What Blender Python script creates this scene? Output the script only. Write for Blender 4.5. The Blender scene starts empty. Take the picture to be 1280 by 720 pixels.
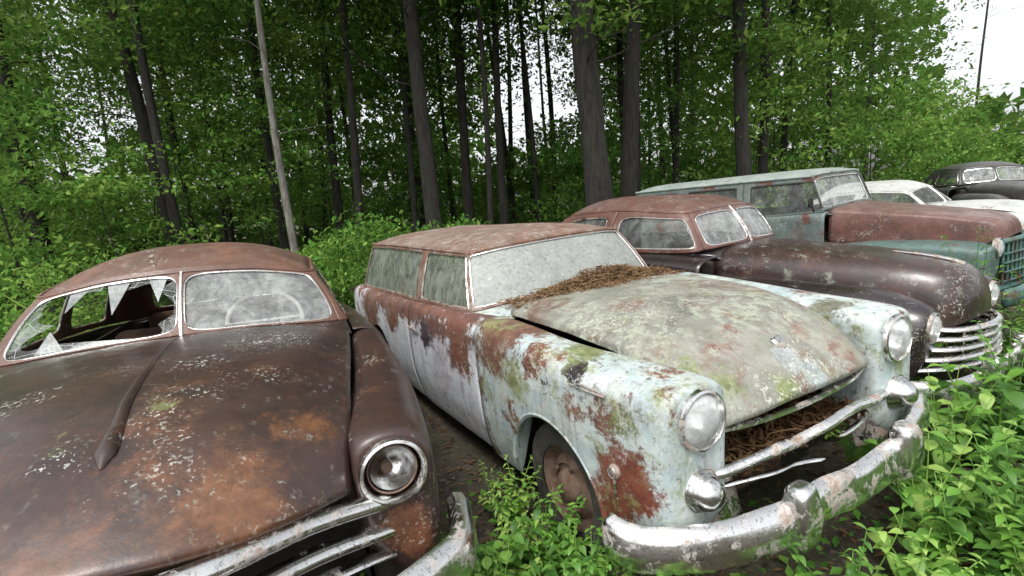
import bpy, math, random
import numpy as np
from mathutils import Vector, Matrix, noise
random.seed(7); RNG=np.random.default_rng(7)
S=bpy.context.scene
COL=S.collection
# ------------------------------------------------------------ node helpers
def newmat(name):
    m=bpy.data.materials.new(name); m.use_nodes=True
    nt=m.node_tree
    for n in list(nt.nodes): nt.nodes.remove(n)
    return m,nt
class NB:
    def __init__(s,nt): s.nt=nt
    def n(s,t,**k):
        x=s.nt.nodes.new(t)
        for a,b in k.items(): setattr(x,a,b)
        return x
    def l(s,a,b): s.nt.links.new(a,b)
    def setin(s,sock,v):
        if hasattr(v,'is_output'): s.l(v,sock)
        else: sock.default_value=v
    def noise(s,vec,scale,detail=6,rough=.6,dist=0.0):
        x=s.n('ShaderNodeTexNoise'); s.l(vec,x.inputs['Vector'])
        x.inputs['Scale'].default_value=scale;x.inputs['Detail'].default_value=detail;x.inputs['Roughness'].default_value=rough;x.inputs['Distortion'].default_value=dist
        return x.outputs['Fac']
    def ramp(s,fac,a,b,va=0.0,vb=1.0):
        x=s.n('ShaderNodeMapRange'); x.interpolation_type='SMOOTHSTEP'
        s.setin(x.inputs['Value'],fac)
        x.inputs['From Min'].default_value=a;x.inputs['From Max'].default_value=b
        x.inputs['To Min'].default_value=va;x.inputs['To Max'].default_value=vb
        return x.outputs['Result']
    def math(s,op,a,b=0.0):
        x=s.n('ShaderNodeMath',operation=op); s.setin(x.inputs[0],a); s.setin(x.inputs[1],b); return x.outputs[0]
    def mix(s,f,a,b,bt='MIX'):
        x=s.n('ShaderNodeMix',data_type='RGBA',blend_type=bt)
        s.setin(x.inputs[0],f)
        for i,v in ((6,a),(7,b)):
            if hasattr(v,'is_output'): s.l(v,x.inputs[i])
            else: x.inputs[i].default_value=(v[0],v[1],v[2],1)
        return x.outputs[2]
    def mapping(s,vec,scale,loc=(0,0,0)):
        x=s.n('ShaderNodeMapping'); s.l(vec,x.inputs['Vector']); x.inputs['Scale'].default_value=scale; x.inputs['Location'].default_value=loc
        return x.outputs[0]
    def near(s,vec,c,r,nz,soft=.25):
        x=s.n('ShaderNodeVectorMath',operation='DISTANCE'); s.l(vec,x.inputs[0]); x.inputs[1].default_value=c
        d=s.math('ADD',x.outputs['Value'],s.math('MULTIPLY',s.math('SUBTRACT',nz,.5),.45+r*1.6))
        return s.ramp(d,r,r*(1-soft))
def weather(name,base,base2,rust,rust2,rust_t=.5,rscale=3.0,soft=.06,lichen=(.42,.43,.36),lich_t=.62,lscale=9.0,green=None,green_t=.6,speck_t=.6,
            zg=0.0,z0=.9,xg=0.0,x0=0.0,rough=.45,rrough=.85,metal=0.0,seed=0.0,streak=.35,bump=.25,updust=0.0,patches=(),speckc=(),grime=.45,coat=0.0,flake=0.0):
    m,nt=newmat(name); b=NB(nt)
    tc=b.n('ShaderNodeTexCoord'); v=b.mapping(tc.outputs['Object'],(1,1,1),(seed,seed*.7,seed*.3))
    sep=b.n('ShaderNodeSeparateXYZ'); b.l(tc.outputs['Object'],sep.inputs[0])
    geo=b.n('ShaderNodeNewGeometry'); sn=b.n('ShaderNodeSeparateXYZ'); b.l(geo.outputs['Normal'],sn.inputs[0])
    n1=b.noise(v,rscale,12,.76,.3)
    if zg: n1=b.math('ADD',n1,b.math('MULTIPLY',b.math('SUBTRACT',sep.outputs['Z'],z0),zg))
    if xg: n1=b.math('ADD',n1,b.math('MULTIPLY',b.math('SUBTRACT',sep.outputs['X'],x0),xg))
    rm=b.ramp(n1,rust_t-soft,rust_t+soft)
    bc=b.mix(b.ramp(b.noise(v,5,8,.7),.35,.65),base,base2)
    st=b.noise(b.mapping(v,(14,14,1.3)),1.6,6,.6)
    bc=b.mix(b.math('MULTIPLY',b.ramp(st,.5,.72),streak),bc,rust2)
    if flake:
        fk=b.ramp(b.noise(v,17,12,.85,.3),.555,.585)
        bc=b.mix(b.math('MULTIPLY',fk,flake),bc,b.mix(b.noise(v,9,4,.7),rust2,(.07,.06,.055)))
    rc=b.mix(b.ramp(b.noise(v,7,9,.72,.4),.38,.62),rust,rust2)
    rc=b.mix(b.ramp(b.noise(v,40,6,.7),.45,.75,0,.5),rc,(rust[0]*.35,rust[1]*.35,rust[2]*.35))
    c=b.mix(rm,bc,rc)
    pn=b.noise(v,6,14,.84,.4)
    for (pc,pr,pcol,*ps) in patches:
        k=b.near(tc.outputs['Object'],pc,pr,pn,ps[0] if ps else .3)
        if len(ps)>1: k=b.math('MULTIPLY',k,ps[1])
        c=b.mix(k,c,b.mix(b.ramp(b.noise(v,18,8,.75),.35,.65),pcol,tuple(q*.5 for q in pcol)))
    c=b.mix(b.ramp(b.noise(v,2.3,8,.7),.5,.75,0,grime),c,(.03,.027,.023))
    c=b.mix(b.ramp(b.noise(v,65,6,.8),.35,.7,.0,.35),c,b.mix(.5,c,(.03,.025,.02)))
    lm=b.math('MULTIPLY',b.ramp(b.noise(v,lscale,12,.82,.2),lich_t-.02,lich_t+.03),b.ramp(b.noise(v,2.1,4,.6),.4,.6))
    c=b.mix(b.math('MULTIPLY',lm,.85),c,b.mix(b.noise(v,60,4,.7),lichen,tuple(q*.6 for q in lichen)))
    if green is not None:
        gm=b.math('MULTIPLY',b.ramp(b.noise(b.mapping(v,(1,1,1),(3.3,1.1,0)),6,14,.84,.4),green_t-.04,green_t+.05),.8)
        c=b.mix(gm,c,green)
    cl=b.ramp(b.noise(v,2.6,6,.7),speck_t-.06,speck_t+.12)
    for (pc,pr) in speckc: cl=b.math('MAXIMUM',cl,b.near(tc.outputs['Object'],pc,pr,pn,.8))
    fs=b.math('ADD',b.math('MULTIPLY',b.noise(v,75,3,.6,.4),.72),b.math('MULTIPLY',b.noise(v,22,4,.7),.28))
    sp=b.math('MULTIPLY',b.ramp(fs,.545,.595),cl)
    c=b.mix(b.math('MULTIPLY',sp,.8),c,(.50,.51,.45))
    if updust:
        up=b.math('MULTIPLY',b.ramp(sn.outputs['Z'],.3,.95),b.math('MULTIPLY',b.ramp(b.noise(v,12,10,.75),.3,.7),updust))
        c=b.mix(up,c,(.36,.36,.32))
    p=b.n('ShaderNodeBsdfPrincipled'); b.l(c,p.inputs['Base Color'])
    rr=b.math('MAXIMUM',b.math('MAXIMUM',rm,lm),sp)
    rg=b.math('ADD',b.ramp(rr,0,1,rough,rrough),b.math('MULTIPLY',b.math('SUBTRACT',b.noise(v,30,5,.7),.5),.4))
    b.l(rg,p.inputs['Roughness']); p.inputs['Metallic'].default_value=metal
    if coat: p.inputs['Coat Weight'].default_value=coat; p.inputs['Coat Roughness'].default_value=.2
    h=b.math('ADD',b.math('MULTIPLY',rr,.5),b.noise(v,90,6,.7))
    bp=b.n('ShaderNodeBump'); bp.inputs['Strength'].default_value=bump; bp.inputs['Distance'].default_value=.006; b.l(h,bp.inputs['Height'])
    bp2=b.n('ShaderNodeBump'); bp2.inputs['Strength'].default_value=.35; bp2.inputs['Distance'].default_value=.02; b.l(b.noise(v,5,3,.5),bp2.inputs['Height']); b.l(bp.outputs[0],bp2.inputs['Normal']); b.l(bp2.outputs[0],p.inputs['Normal'])
    o=b.n('ShaderNodeOutputMaterial'); b.l(p.outputs[0],o.inputs[0]); return m
def chrome(name,dirt=.5,tone=(.62,.62,.6)):
    m,nt=newmat(name); b=NB(nt); tc=b.n('ShaderNodeTexCoord'); v=tc.outputs['Object']
    d=b.ramp(b.noise(v,9,10,.75,.3),.62-dirt*.25,.74-dirt*.2)
    rc=b.mix(b.noise(v,22,6,.7),(.20,.10,.055),(.36,.33,.29))
    c=b.mix(d,b.mix(b.noise(v,6,5,.6),tone,tuple(q*.75 for q in tone)),rc)
    c=b.mix(b.ramp(b.noise(v,60,6,.8),.53,.62,0,.6),c,(.12,.09,.07))
    p=b.n('ShaderNodeBsdfPrincipled'); b.l(c,p.inputs['Base Color'])
    b.l(b.ramp(d,0,1,1.0,.1),p.inputs['Metallic'])
    b.l(b.math('ADD',b.ramp(d,0,1,.08,.65),b.math('MULTIPLY',b.noise(v,35,6,.7),.24)),p.inputs['Roughness'])
    bp=b.n('ShaderNodeBump'); bp.inputs['Strength'].default_value=.28; bp.inputs['Distance'].default_value=.005; b.l(b.noise(v,18,8,.65),bp.inputs['Height']); b.l(bp.outputs[0],p.inputs['Normal'])
    o=b.n('ShaderNodeOutputMaterial'); b.l(p.outputs[0],o.inputs[0]); return m
def plain(name,c1,c2,scale=8,rough=.8,metal=0,bump=.3,bd=.01):
    m,nt=newmat(name); b=NB(nt); tc=b.n('ShaderNodeTexCoord'); v=tc.outputs['Object']
    c=b.mix(b.ramp(b.noise(v,scale,9,.7),.35,.65),c1,c2)
    p=b.n('ShaderNodeBsdfPrincipled'); b.l(c,p.inputs['Base Color']); p.inputs['Roughness'].default_value=rough; p.inputs['Metallic'].default_value=metal
    bp=b.n('ShaderNodeBump'); bp.inputs['Strength'].default_value=bump; bp.inputs['Distance'].default_value=bd; b.l(b.noise(v,scale*4,8,.7),bp.inputs['Height']); b.l(bp.outputs[0],p.inputs['Normal'])
    o=b.n('ShaderNodeOutputMaterial'); b.l(p.outputs[0],o.inputs[0]); return m
def glass(name,dirt,dirt2,a0,a1,t0=.3,t1=.7,scale=6,speck=0.0,rough=.12,crack=False,streaks=0.0):
    m,nt=newmat(name); b=NB(nt); tc=b.n('ShaderNodeTexCoord'); v=tc.outputs['Object']
    n=b.noise(v,scale,12,.78,.3)
    if streaks: n=b.math('ADD',b.math('MULTIPLY',n,1-streaks),b.math('MULTIPLY',b.noise(b.mapping(v,(18,18,1.5)),1.5,8,.7),streaks))
    al=b.ramp(n,t0,t1,a0,a1)
    c=b.mix(b.noise(v,scale*3,8,.7),dirt,dirt2)
    if speck:
        n2=b.ramp(b.noise(v,38,10,.8),.50,.6)
        c=b.mix(b.math('MULTIPLY',n2,speck),c,(.10,.11,.09))
        n3=b.ramp(b.noise(v,26,8,.75,.5),.57,.64)
        c=b.mix(b.math('MULTIPLY',n3,speck*.7),c,(.52,.54,.48))
    if crack:
        vo=b.n('ShaderNodeTexVoronoi'); vo.feature='DISTANCE_TO_EDGE'; b.l(b.mapping(v,(1,1,1)),vo.inputs['Vector']); vo.inputs['Scale'].default_value=12
        k=b.ramp(vo.outputs['Distance'],.016,.0)
        c=b.mix(k,c,(.65,.68,.68)); al=b.math('MAXIMUM',al,b.math('MULTIPLY',k,.8))
    p=b.n('ShaderNodeBsdfPrincipled'); b.l(c,p.inputs['Base Color']); b.l(al,p.inputs['Alpha'])
    b.l(b.ramp(al,0,1,rough,.6),p.inputs['Roughness'])
    o=b.n('ShaderNodeOutputMaterial'); b.l(p.outputs[0],o.inputs[0]); return m
def leafmat(name,c1,c2,c3,trans=.35,rough=.5,cheap=False):
    m,nt=newmat(name); b=NB(nt); tc=b.n('ShaderNodeTexCoord'); oi=b.n('ShaderNodeObjectInfo'); geo=b.n('ShaderNodeNewGeometry')
    n=b.noise(tc.outputs['Object'],1.3,2,.6)
    f=b.math('ADD',b.math('MULTIPLY',n,.6),b.math('MULTIPLY',geo.outputs['Random Per Island'],.5))
    f=b.math('ADD',f,b.math('MULTIPLY',b.math('SUBTRACT',oi.outputs['Random'],.5),.5))
    c=b.mix(b.ramp(f,.25,.55),c1,c2); c=b.mix(b.ramp(f,.6,.9),c,c3)
    if cheap: p=b.n('ShaderNodeBsdfDiffuse'); b.l(c,p.inputs['Color'])
    else: p=b.n('ShaderNodeBsdfPrincipled'); b.l(c,p.inputs['Base Color']); p.inputs['Roughness'].default_value=rough
    t=b.n('ShaderNodeBsdfTranslucent'); b.l(b.mix(.5,c,c3),t.inputs[0])
    mx=b.n('ShaderNodeMixShader'); mx.inputs[0].default_value=trans; b.l(p.outputs[0],mx.inputs[1]); b.l(t.outputs[0],mx.inputs[2])
    o=b.n('ShaderNodeOutputMaterial'); b.l(mx.outputs[0],o.inputs[0]); return m
# ------------------------------------------------------------ geometry helpers
def add(name,V,F,mat,parent=None,smooth=True,solid=0,label=None,sharp=40,bevel=0):
    me=bpy.data.meshes.new(name); V=np.asarray(V,float)
    me.from_pydata(V.tolist(),[],[tuple(int(i) for i in f) for f in F]); me.update()
    if smooth:
        me.polygons.foreach_set('use_smooth',[True]*len(me.polygons))
        if sharp: me.set_sharp_from_angle(angle=math.radians(sharp))
    me.materials.append(mat)
    o=bpy.data.objects.new(name,me); COL.objects.link(o)
    if parent is not None: o.parent=parent
    if solid:
        md=o.modifiers.new('s','SOLIDIFY'); md.thickness=solid; md.offset=0
    if bevel:
        md=o.modifiers.new('b','BEVEL'); md.width=bevel; md.segments=3; md.limit_method='ANGLE'
    if label: o['label']=label
    return o
def J(*ps):
    V=[];F=[];n=0
    for v,f in ps:
        v=np.asarray(v,float).reshape(-1,3); V.append(v); F+= [tuple(i+n for i in q) for q in f]; n+=len(v)
    return np.concatenate(V),F
def gridm(A,cu=False,cv=False):
    n,m=A.shape[:2]; F=[]
    for i in range(n if cu else n-1):
        for j in range(m if cv else m-1):
            i2=(i+1)%n;j2=(j+1)%m
            F.append((i*m+j,i*m+j2,i2*m+j2,i2*m+j))
    return A.reshape(-1,3),F
def cr(P,t):
    P=np.asarray(P,float); t=np.atleast_1d(np.asarray(t,float)); n=len(P)
    P=np.concatenate([[2*P[0]-P[1]],P,[2*P[-1]-P[-2]]])
    i=np.clip(np.floor(t).astype(int),0,n-2); u=(t-i).reshape((-1,)+(1,)*(P.ndim-1))
    a,b,c,d=P[i],P[i+1],P[i+2],P[i+3]
    return .5*((2*b)+(c-a)*u+(2*a-5*b+4*c-d)*u*u+(3*b-a-3*c+d)*u**3)
def crn(P,n): return cr(P,np.linspace(0,len(P)-1,n))
def loft(rows,nu=30,nv=30,mirror=True):
    R=np.array(rows,float)
    if mirror:
        M=R[:,::-1][:,:-1].copy(); M[...,1]*=-1; R=np.concatenate([M,R],1)
    A=crn(R,nu); A=np.swapaxes(crn(np.swapaxes(A,0,1),nv),0,1)
    return A
def tab(*pairs):
    xs=np.array([p[0] for p in pairs],float); ys=np.array([p[1] for p in pairs],float)
    d=np.diff(ys)/np.diff(xs); m=np.concatenate([[d[0]],(d[1:]+d[:-1])/2,[d[-1]]])
    for i in range(len(d)):
        if d[i]==0: m[i]=m[i+1]=0
    def f(x):
        x=np.clip(x,xs[0],xs[-1]); i=np.clip(np.searchsorted(xs,x)-1,0,len(xs)-2)
        h=xs[i+1]-xs[i]; t=(x-xs[i])/h
        return (2*t**3-3*t**2+1)*ys[i]+(t**3-2*t**2+t)*h*m[i]+(-2*t**3+3*t**2)*ys[i+1]+(t**3-t**2)*h*m[i+1]
    return f
def tube(P,r,n=8,closed=False,flat=1.0):
    P=np.asarray(P,float); k=len(P); r=np.broadcast_to(r,(k,))
    T=(np.roll(P,-1,0)-np.roll(P,1,0)) if closed else np.gradient(P,axis=0)
    T/=np.linalg.norm(T,axis=1)[:,None]+1e-9
    ref=np.array([0,0,1.]) if abs(T[:,2]).mean()<.8 else np.array([1.,0,0])
    A=np.cross(T,ref); A/=np.linalg.norm(A,axis=1)[:,None]+1e-9; B=np.cross(A,T)
    ph=np.linspace(0,2*math.pi,n,endpoint=False)
    G=P[:,None]+r[:,None,None]*(np.cos(ph)[None,:,None]*A[:,None]*flat+np.sin(ph)[None,:,None]*B[:,None])
    V,F=gridm(G,closed,True)
    if not closed: F=F+[tuple(range(n)),tuple(range((k-1)*n,k*n))]
    return V,F
def sweep(P,prof,taper=0):
    P=np.asarray(P,float); T=np.gradient(P,axis=0); T[:,2]=0; T/=np.linalg.norm(T,axis=1)[:,None]
    N=np.stack([T[:,1],-T[:,0],0*T[:,0]],1); pr=np.array(prof,float); k=len(P)
    s=np.ones(k)
    if taper:
        u=np.minimum(np.arange(k),np.arange(k)[::-1])/taper; s=np.where(u<1,np.sqrt(np.clip(1-(1-u)**2,.02,1)),1)
    G=P[:,None]+N[:,None]*pr[None,:,0:1]*s[:,None,None]+np.array([0,0,1.])*pr[None,:,1:2]*s[:,None,None]
    V,F=gridm(G,False,True); n=len(pr)
    return V,F+[tuple(range(n)),tuple(range((len(P)-1)*n,len(P)*n))]
def rprof(h,d=.04,n=9):
    a=np.linspace(-math.pi/2,math.pi/2,n); return [(d*math.cos(t),h*math.sin(t)) for t in a]+[(-.01,h*.6),(-.01,-h*.6)]
def lathe(prof,c,axis='x',n=36,sgn=1):
    ph=np.linspace(0,2*math.pi,n,endpoint=False); pr=np.array(prof,float)
    r=pr[:,0][:,None]; a=(pr[:,1]*sgn)[:,None]+0*ph[None]
    if axis=='x': G=np.stack([c[0]+a,c[1]+r*np.cos(ph),c[2]+r*np.sin(ph)],-1)
    else: G=np.stack([c[0]+r*np.cos(ph),c[1]+a,c[2]+r*np.sin(ph)],-1)
    return gridm(G,False,True)
def box(x0,x1,y0,y1,z0,z1):
    V=[(x,y,z) for x in (x0,x1) for y in (y0,y1) for z in (z0,z1)]
    return np.array(V,float),[(0,1,3,2),(4,6,7,5),(0,4,5,1),(2,3,7,6),(0,2,6,4),(1,5,7,3)]
def dent(V,amp=.006,sc=2.5,seed=0):
    V=np.array(V,float)
    for i in range(len(V)):
        q=noise.noise_vector(Vector(V[i]*sc)+Vector((seed,seed,0)))
        V[i]+=np.array(q)*amp
    return V
# ------------------------------------------------------------ shared car mats
M_chrome=chrome('worn_chrome',.48,(.84,.84,.82)); M_chrome2=chrome('pitted_chrome',.75,(.66,.66,.64))
M_tyre=plain('old_rubber',(.025,.024,.022),(.06,.055,.045),12,.9)
M_rim=plain('rusty_rim',(.09,.045,.025),(.17,.12,.09),14,.8,.2)
M_dark=plain('dark_underbody',(.012,.011,.01),(.03,.024,.018),6,.95)
M_inner=plain('interior_trim',(.025,.019,.016),(.06,.042,.03),7,.9)
M_seat=plain('seat_cloth',(.06,.03,.018),(.13,.075,.045),9,.95)
M_rubber=plain('window_rubber',(.02,.02,.018),(.07,.065,.055),30,.85)
M_lens=glass('headlight_glass',(.5,.53,.53),(.72,.74,.73),.3,.65,.3,.7,14,0,.08)
M_refl=chrome('dull_reflector',.25,(.72,.73,.72))
M_dusty=glass('dusty_glass',(.42,.45,.45),(.6,.62,.6),.2,.58,.35,.7,7,.25,.06)
M_clear=glass('old_clear_glass',(.3,.33,.32),(.45,.47,.44),.12,.45,.4,.75,6,.2,.04)
M_mossy=glass('mossy_glass',(.12,.15,.11),(.36,.39,.34),.3,.85,.38,.62,5,.4,.1,streaks=.5)
M_lichglass=glass('lichen_glass',(.20,.215,.20),(.33,.35,.325),.78,1.0,.3,.6,4,.6,.3)
M_shatter=glass('shattered_glass',(.35,.38,.38),(.55,.58,.57),.10,.45,.4,.7,5,0,.05,crack=True)
M_rust_dark=plain('rusty_bucket',(.03,.018,.012),(.09,.045,.025),16,.85)
M_wheelp=plain('wheel_plastic',(.35,.33,.28),(.5,.48,.42),20,.5)
def headlight(par,x,y,z,r,mode='lens',mat=None):
    mat=mat or M_chrome
    ring=lathe([(r*1.13,-.03),(r*1.17,-.004),(r*1.13,.014),(r*1.04,.018),(r*.98,.006),(r*.96,-.03)],(x,y,z))
    h=add('headlight',*ring,mat,par)
    B=lathe([(r*.99,-.01),(r*.9,-.04),(r*.75,-.07),(r*.45,-.1),(.001,-.11)],(x,y,z))
    if mode=='lens':
        L=lathe([(r*.98,.0),(r*.8,.022),(r*.5,.036),(r*.2,.042),(0.001,.043)],(x,y,z)); add('lens',*L,M_lens,h); add('reflector',*B,M_refl,h)
    else:
        add('lamp_bucket',*lathe([(r*.99,-.01),(r*.97,-.05),(r*.9,-.10),(.001,-.12)],(x,y,z)),M_rust_dark,h)
        V,F=lathe([(r*.80,-.022),(r*.74,-.038),(r*.55,-.066),(r*.3,-.085),(.001,-.09)],(x,y+.004,z+.004)); add('reflector',V,F,M_refl,h)
        add('lamp_socket',*J(lathe([(r*.80,-.02),(r*.86,-.016),(r*.84,-.03)],(x,y,z)),lathe([(r*.2,-.085),(r*.2,-.06),(r*.12,-.055),(.001,-.055)],(x,y-.01,z-.01))),M_rim,h)
    return h
def wheel(par,x,y,z,r=.33,side=1,flat=.0,mat=None):
    w=.075
    prof=[(r*.64,-w),(r*.8,-w*1.1),(r*.95,-w*1.0),(r,-w*.6),(r*1.005,0),(r,w*.6),(r*.95,w),(r*.8,w*1.1),(r*.64,w),(r*.6,w*.7)]
    rim=[(r*.66,w*.85),(r*.63,w*.95),(r*.60,w*.6),(r*.5,w*.35),(r*.42,w*.62),(r*.36,w*.75),(r*.33,w*.55),(r*.27,w*.6),(r*.24,w*.95),(r*.15,w*1.25),(.001,w*1.3)]
    if side<0: rim=[(a,-b) for a,b in rim]
    nuts=[lathe([(.011,w*.72*side),(.011,w*.9*side),(.001,w*.92*side)],(x+r*.335*math.cos(a),y,z+r*.335*math.sin(a)),'y',6) for a in np.linspace(0,2*math.pi,5,endpoint=False)]
    h=add('wheel',*J(lathe(rim,(x,y,z),'y',40),lathe([(r*.62,-w*.8*side),(r*.62,w*.8*side)],(x,y,z),'y',40),*nuts),mat or M_rim,par)
    V,F=lathe(prof,(x,y,z),'y',44); V=np.array(V)
    lo=V[:,2]<z-r*.86; V[lo,2]=np.maximum(V[lo,2],z-r*.93)
    add('tyre',V,F,M_tyre,h); return h
# ------------------------------------------------------------ car pieces
def arches_z(x,base,ar):
    z=base
    for xh,zh,R in ar:
        if abs(x-xh)<R: z=max(z,zh+math.sqrt(max(0,R*R-(x-xh)**2)))
    return z
def xsamp(x0,x1,ar,n=40):
    xs=list(np.linspace(x0,x1,n))
    for xh,zh,R in ar:
        for a in np.linspace(0,math.pi,25):
            q=xh+R*.9999*math.cos(a)
            if x0<q<x1: xs.append(q)
    return sorted(set(round(q,5) for q in xs))
def fender_mesh(side,f,x0,xf,xr,p=3.2,ar=(),n=2.5,hd=None):
    """arched fender from door gap x0 to nose xf; nose closes onto the headlight circle"""
    xs=xsamp(x0,xr,ar,24)+[xr+(xf-xr)*math.sin(a) for a in np.linspace(.12,math.pi/2,20)]+[xf]
    rows=[]
    for ii,x in enumerate(xs):
        w,v,zc,h=f['w'](x),f['v'](x),f['zc'](x),f['h']
        zo=arches_z(x,f['zo'],ar); zi=f['zi'](x); yc=(w+v)/2; a=(w-v)/2
        if zo>f['zo']: zi=max(zi,min(zo,zc-.15))
        hi=f.get('hi',h); zi=min(zi,zc-hi-.001)
        pts=[]
        for t in np.linspace(0,1,9)[:-1]:
            z=zo+(zc-h-zo)*t; tuck=max(0,(.62-z))/.35
            pts.append((w-.05*tuck*tuck+.004,z))
        for th in np.linspace(0,math.pi,23):
            cs,sn=math.cos(th),math.sin(th)
            y=yc+a*math.copysign(abs(cs)**(2/n),cs); hh=h if cs>0 else hi
            pts.append((y,zc-hh+hh*abs(sn)**(2/n)))
        for t in np.linspace(0,1,7)[1:]: pts.append((v,zc-hi+(zi-(zc-hi))*t))
        y1,z1=pts[-1]; y0,z0=pts[0]
        for t in np.linspace(0,1,8)[1:-1]: pts.append((y1+(y0-y1)*t,z1+(z0-z1)*t))
        if x>xr and hd:
            u=(x-xr)/(xf-xr); k=max(0,1-u**p)**(1/p)
            if ii==len(xs)-1: k=0
            cy,cz,R=hd; q=[]
            for y,z in pts:
                dy,dz=y-cy,z-cz; L=math.hypot(dy,dz); c0=(cy+dy/L*R,cz+dz/L*R); q.append((c0[0]+(y-c0[0])*k,c0[1]+(z-c0[1])*k))
            pts=q
        rows.append([(x,side*y,z) for y,z in pts])
    V,F=gridm(np.array(rows),False,True)
    P=[(V,F)]
    for xh,zh,R in ar:
        a=np.linspace(.08,math.pi-.08,26); q=[(xh+R*math.cos(t),side*(f['w'](xh+R*math.cos(t))-.004),zh+R*math.sin(t)) for t in a if x0<xh+R*math.cos(t)<xr+.05]
        P.append(tube(q,.012,6))
    return J(*P)
def side_mesh(side,x0,x1,w,zt,yb,zo,ar=(),n=26):
    xs=xsamp(x0,x1,ar,n); rows=[]
    for x in xs:
        W,Z,Y=w(x),zt(x),yb(x); zb=arches_z(x,zo,ar)
        c=[(Y,Z),(Y+(W-Y)*.45,Z-.004),(Y+(W-Y)*.82,Z-.035),(W-.002,Z-.12),(W+.006,.5*(Z-.12)+.5*.55),(W,.55),(W-.03,.40),(W-.07,.26)]
        q=crn([(x,a,b) for a,b in c],30)
        q[:,2]=np.maximum(q[:,2],zb); q[:,1]*=side
        rows.append(q)
    V,F=gridm(np.array(rows)); P=[(V,F)]
    for xh,zh,R in ar:
        a=np.linspace(.08,math.pi-.08,26); q=[(xh+R*math.cos(t),side*(w(xh)-.004),zh+R*math.sin(t)) for t in a if x0<xh+R*math.cos(t)<x1]
        if len(q)>2: P.append(tube(q,.010,6))
    return J(*P)
class House:
    def __init__(s,st,ztop,sx,bulge=.02,m=6.0):
        b=np.array([a for a,_ in st],float); r=np.array([c for _,c in st],float); s.K=len(st)-1; s.m=m
        mb=b[1:][::-1].copy(); mb[:,1]*=-1; mr=r[1:][::-1].copy(); mr[:,1]*=-1
        s.B=np.concatenate([mb,b]); s.R=np.concatenate([mr,r]); s.ztop=ztop; s.sx=sx; s.bulge=bulge
    def P(s,S,V,inset=0.0):
        S=np.atleast_1d(S).astype(float); V=np.atleast_1d(V).astype(float)
        b=cr(s.B,S+s.K); r=cr(s.R,S+s.K)
        c=b.copy(); c[:,1]=0; c[:,0]=np.clip(b[:,0],s.sx[0],s.sx[1])
        d=b-c; d[:,2]=0; d/=np.linalg.norm(d,axis=1)[:,None]+1e-6
        q=b+(r-b)*V[:,None]; return q+d*(s.bulge*4*V*(1-V)-inset)[:,None]
    def frame(s,sa,sb,hole=None,N=96):
        if hole is None:
            A=np.array([s.P(np.linspace(sa,sb,14),np.full(14,v)) for v in np.linspace(0,1,7)]); return gridm(A)
        ph=np.linspace(0,2*math.pi,N,endpoint=False)
        inn=s.hole_uv(hole,ph)
        sq=np.stack([np.cos(ph),np.sin(ph)],1); sq/=np.abs(sq).max(1)[:,None]
        out=np.stack([(sa+sb)/2+(sb-sa)/2*sq[:,0],.5+.5*sq[:,1]],1)
        A=np.array([s.P(*(out+(inn-out)*k).T) for k in np.linspace(0,1,5)])
        return gridm(A,False,True)
    def hole_uv(s,h,ph,k=1.0):
        h0,h1,v0,v1=h; c,sn=np.cos(ph),np.sin(ph); m=s.m
        sq=np.stack([c,sn],1)/np.maximum(np.abs(c),np.abs(sn))[:,None]
        rr=(np.abs(sq[:,0])**m+np.abs(sq[:,1])**m)**(1/m); q=sq/rr[:,None]*k
        return np.stack([(h0+h1)/2+(h1-h0)/2*q[:,0],(v0+v1)/2+(v1-v0)/2*q[:,1]],1)
    def pane(s,h,inset=.012,N=96,jag=None):
        ph=np.linspace(0,2*math.pi,N,endpoint=False); rows=[]
        k0=np.zeros(N) if jag is None else jag
        for t in np.linspace(0,1,9):
            k=1.02+(k0+.001-1.02)*t
            uv=np.array([s.hole_uv(h,ph[i:i+1],k[i])[0] for i in range(N)])
            rows.append(s.P(uv[:,0],uv[:,1],inset))
        return gridm(np.array(rows),False,True)
    def trim(s,h,r=.008,N=96,inset=0):
        ph=np.linspace(0,2*math.pi,N,endpoint=False); uv=s.hole_uv(h,ph); return tube(s.P(uv[:,0],uv[:,1],inset),r,6,True)
    def roof(s,ns=90,nr=16,pw=2.4):
        S_=np.linspace(-s.K,s.K,ns); R=s.P(S_,np.ones(ns)); rows=[]
        c=R.copy(); c[:,1]=0; c[:,0]=np.clip(R[:,0],s.sx[0],s.sx[1]); c[:,2]=s.ztop
        for k in np.linspace(1,0,nr):
            q=c+(R-c)*k; q[:,2]=R[:,2]+(s.ztop-R[:,2])*(1-k**pw); rows.append(q)
        return gridm(np.array(rows))
    def rail(s,r=.012,sa=None,sb=None,ns=90):
        S_=np.linspace(-s.K if sa is None else sa,s.K if sb is None else sb,ns); return tube(s.P(S_,np.full(ns,1.0),-.008),r,6)
def empty(name,q,label,cat,group=None):
    o=bpy.data.objects.new(name,None); COL.objects.link(o); o.empty_display_size=.3
    x,y,yaw,z,pt,rl=q
    cr_,sr=math.cos(rl),math.sin(rl); c,s=math.cos(pt),math.sin(pt); cy,sy=math.cos(yaw),math.sin(yaw)
    R=Matrix(((cy,-sy,0),(sy,cy,0),(0,0,1)))@Matrix(((c,0,-s),(0,1,0),(s,0,c)))@Matrix(((1,0,0),(0,cr_,-sr),(0,sr,cr_)))
    o.matrix_world=Matrix.Translation((x,y,z))@R.to_4x4()
    o['label']=label;o['category']=cat
    if group:o['group']=group
    return o
def seats(par,xf,xb,z=.62,hw=.58):
    def bench(x,nm):
        A=box(x-.25,x+.28,-hw,hw,z-.22,z); B=box(x-.38,x-.2,-hw,hw,z-.1,z+.42)
        add(nm,*J(A,B),M_seat,par,bevel=.05)
    bench(xf,'front_seat'); bench(xb,'rear_seat')
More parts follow.
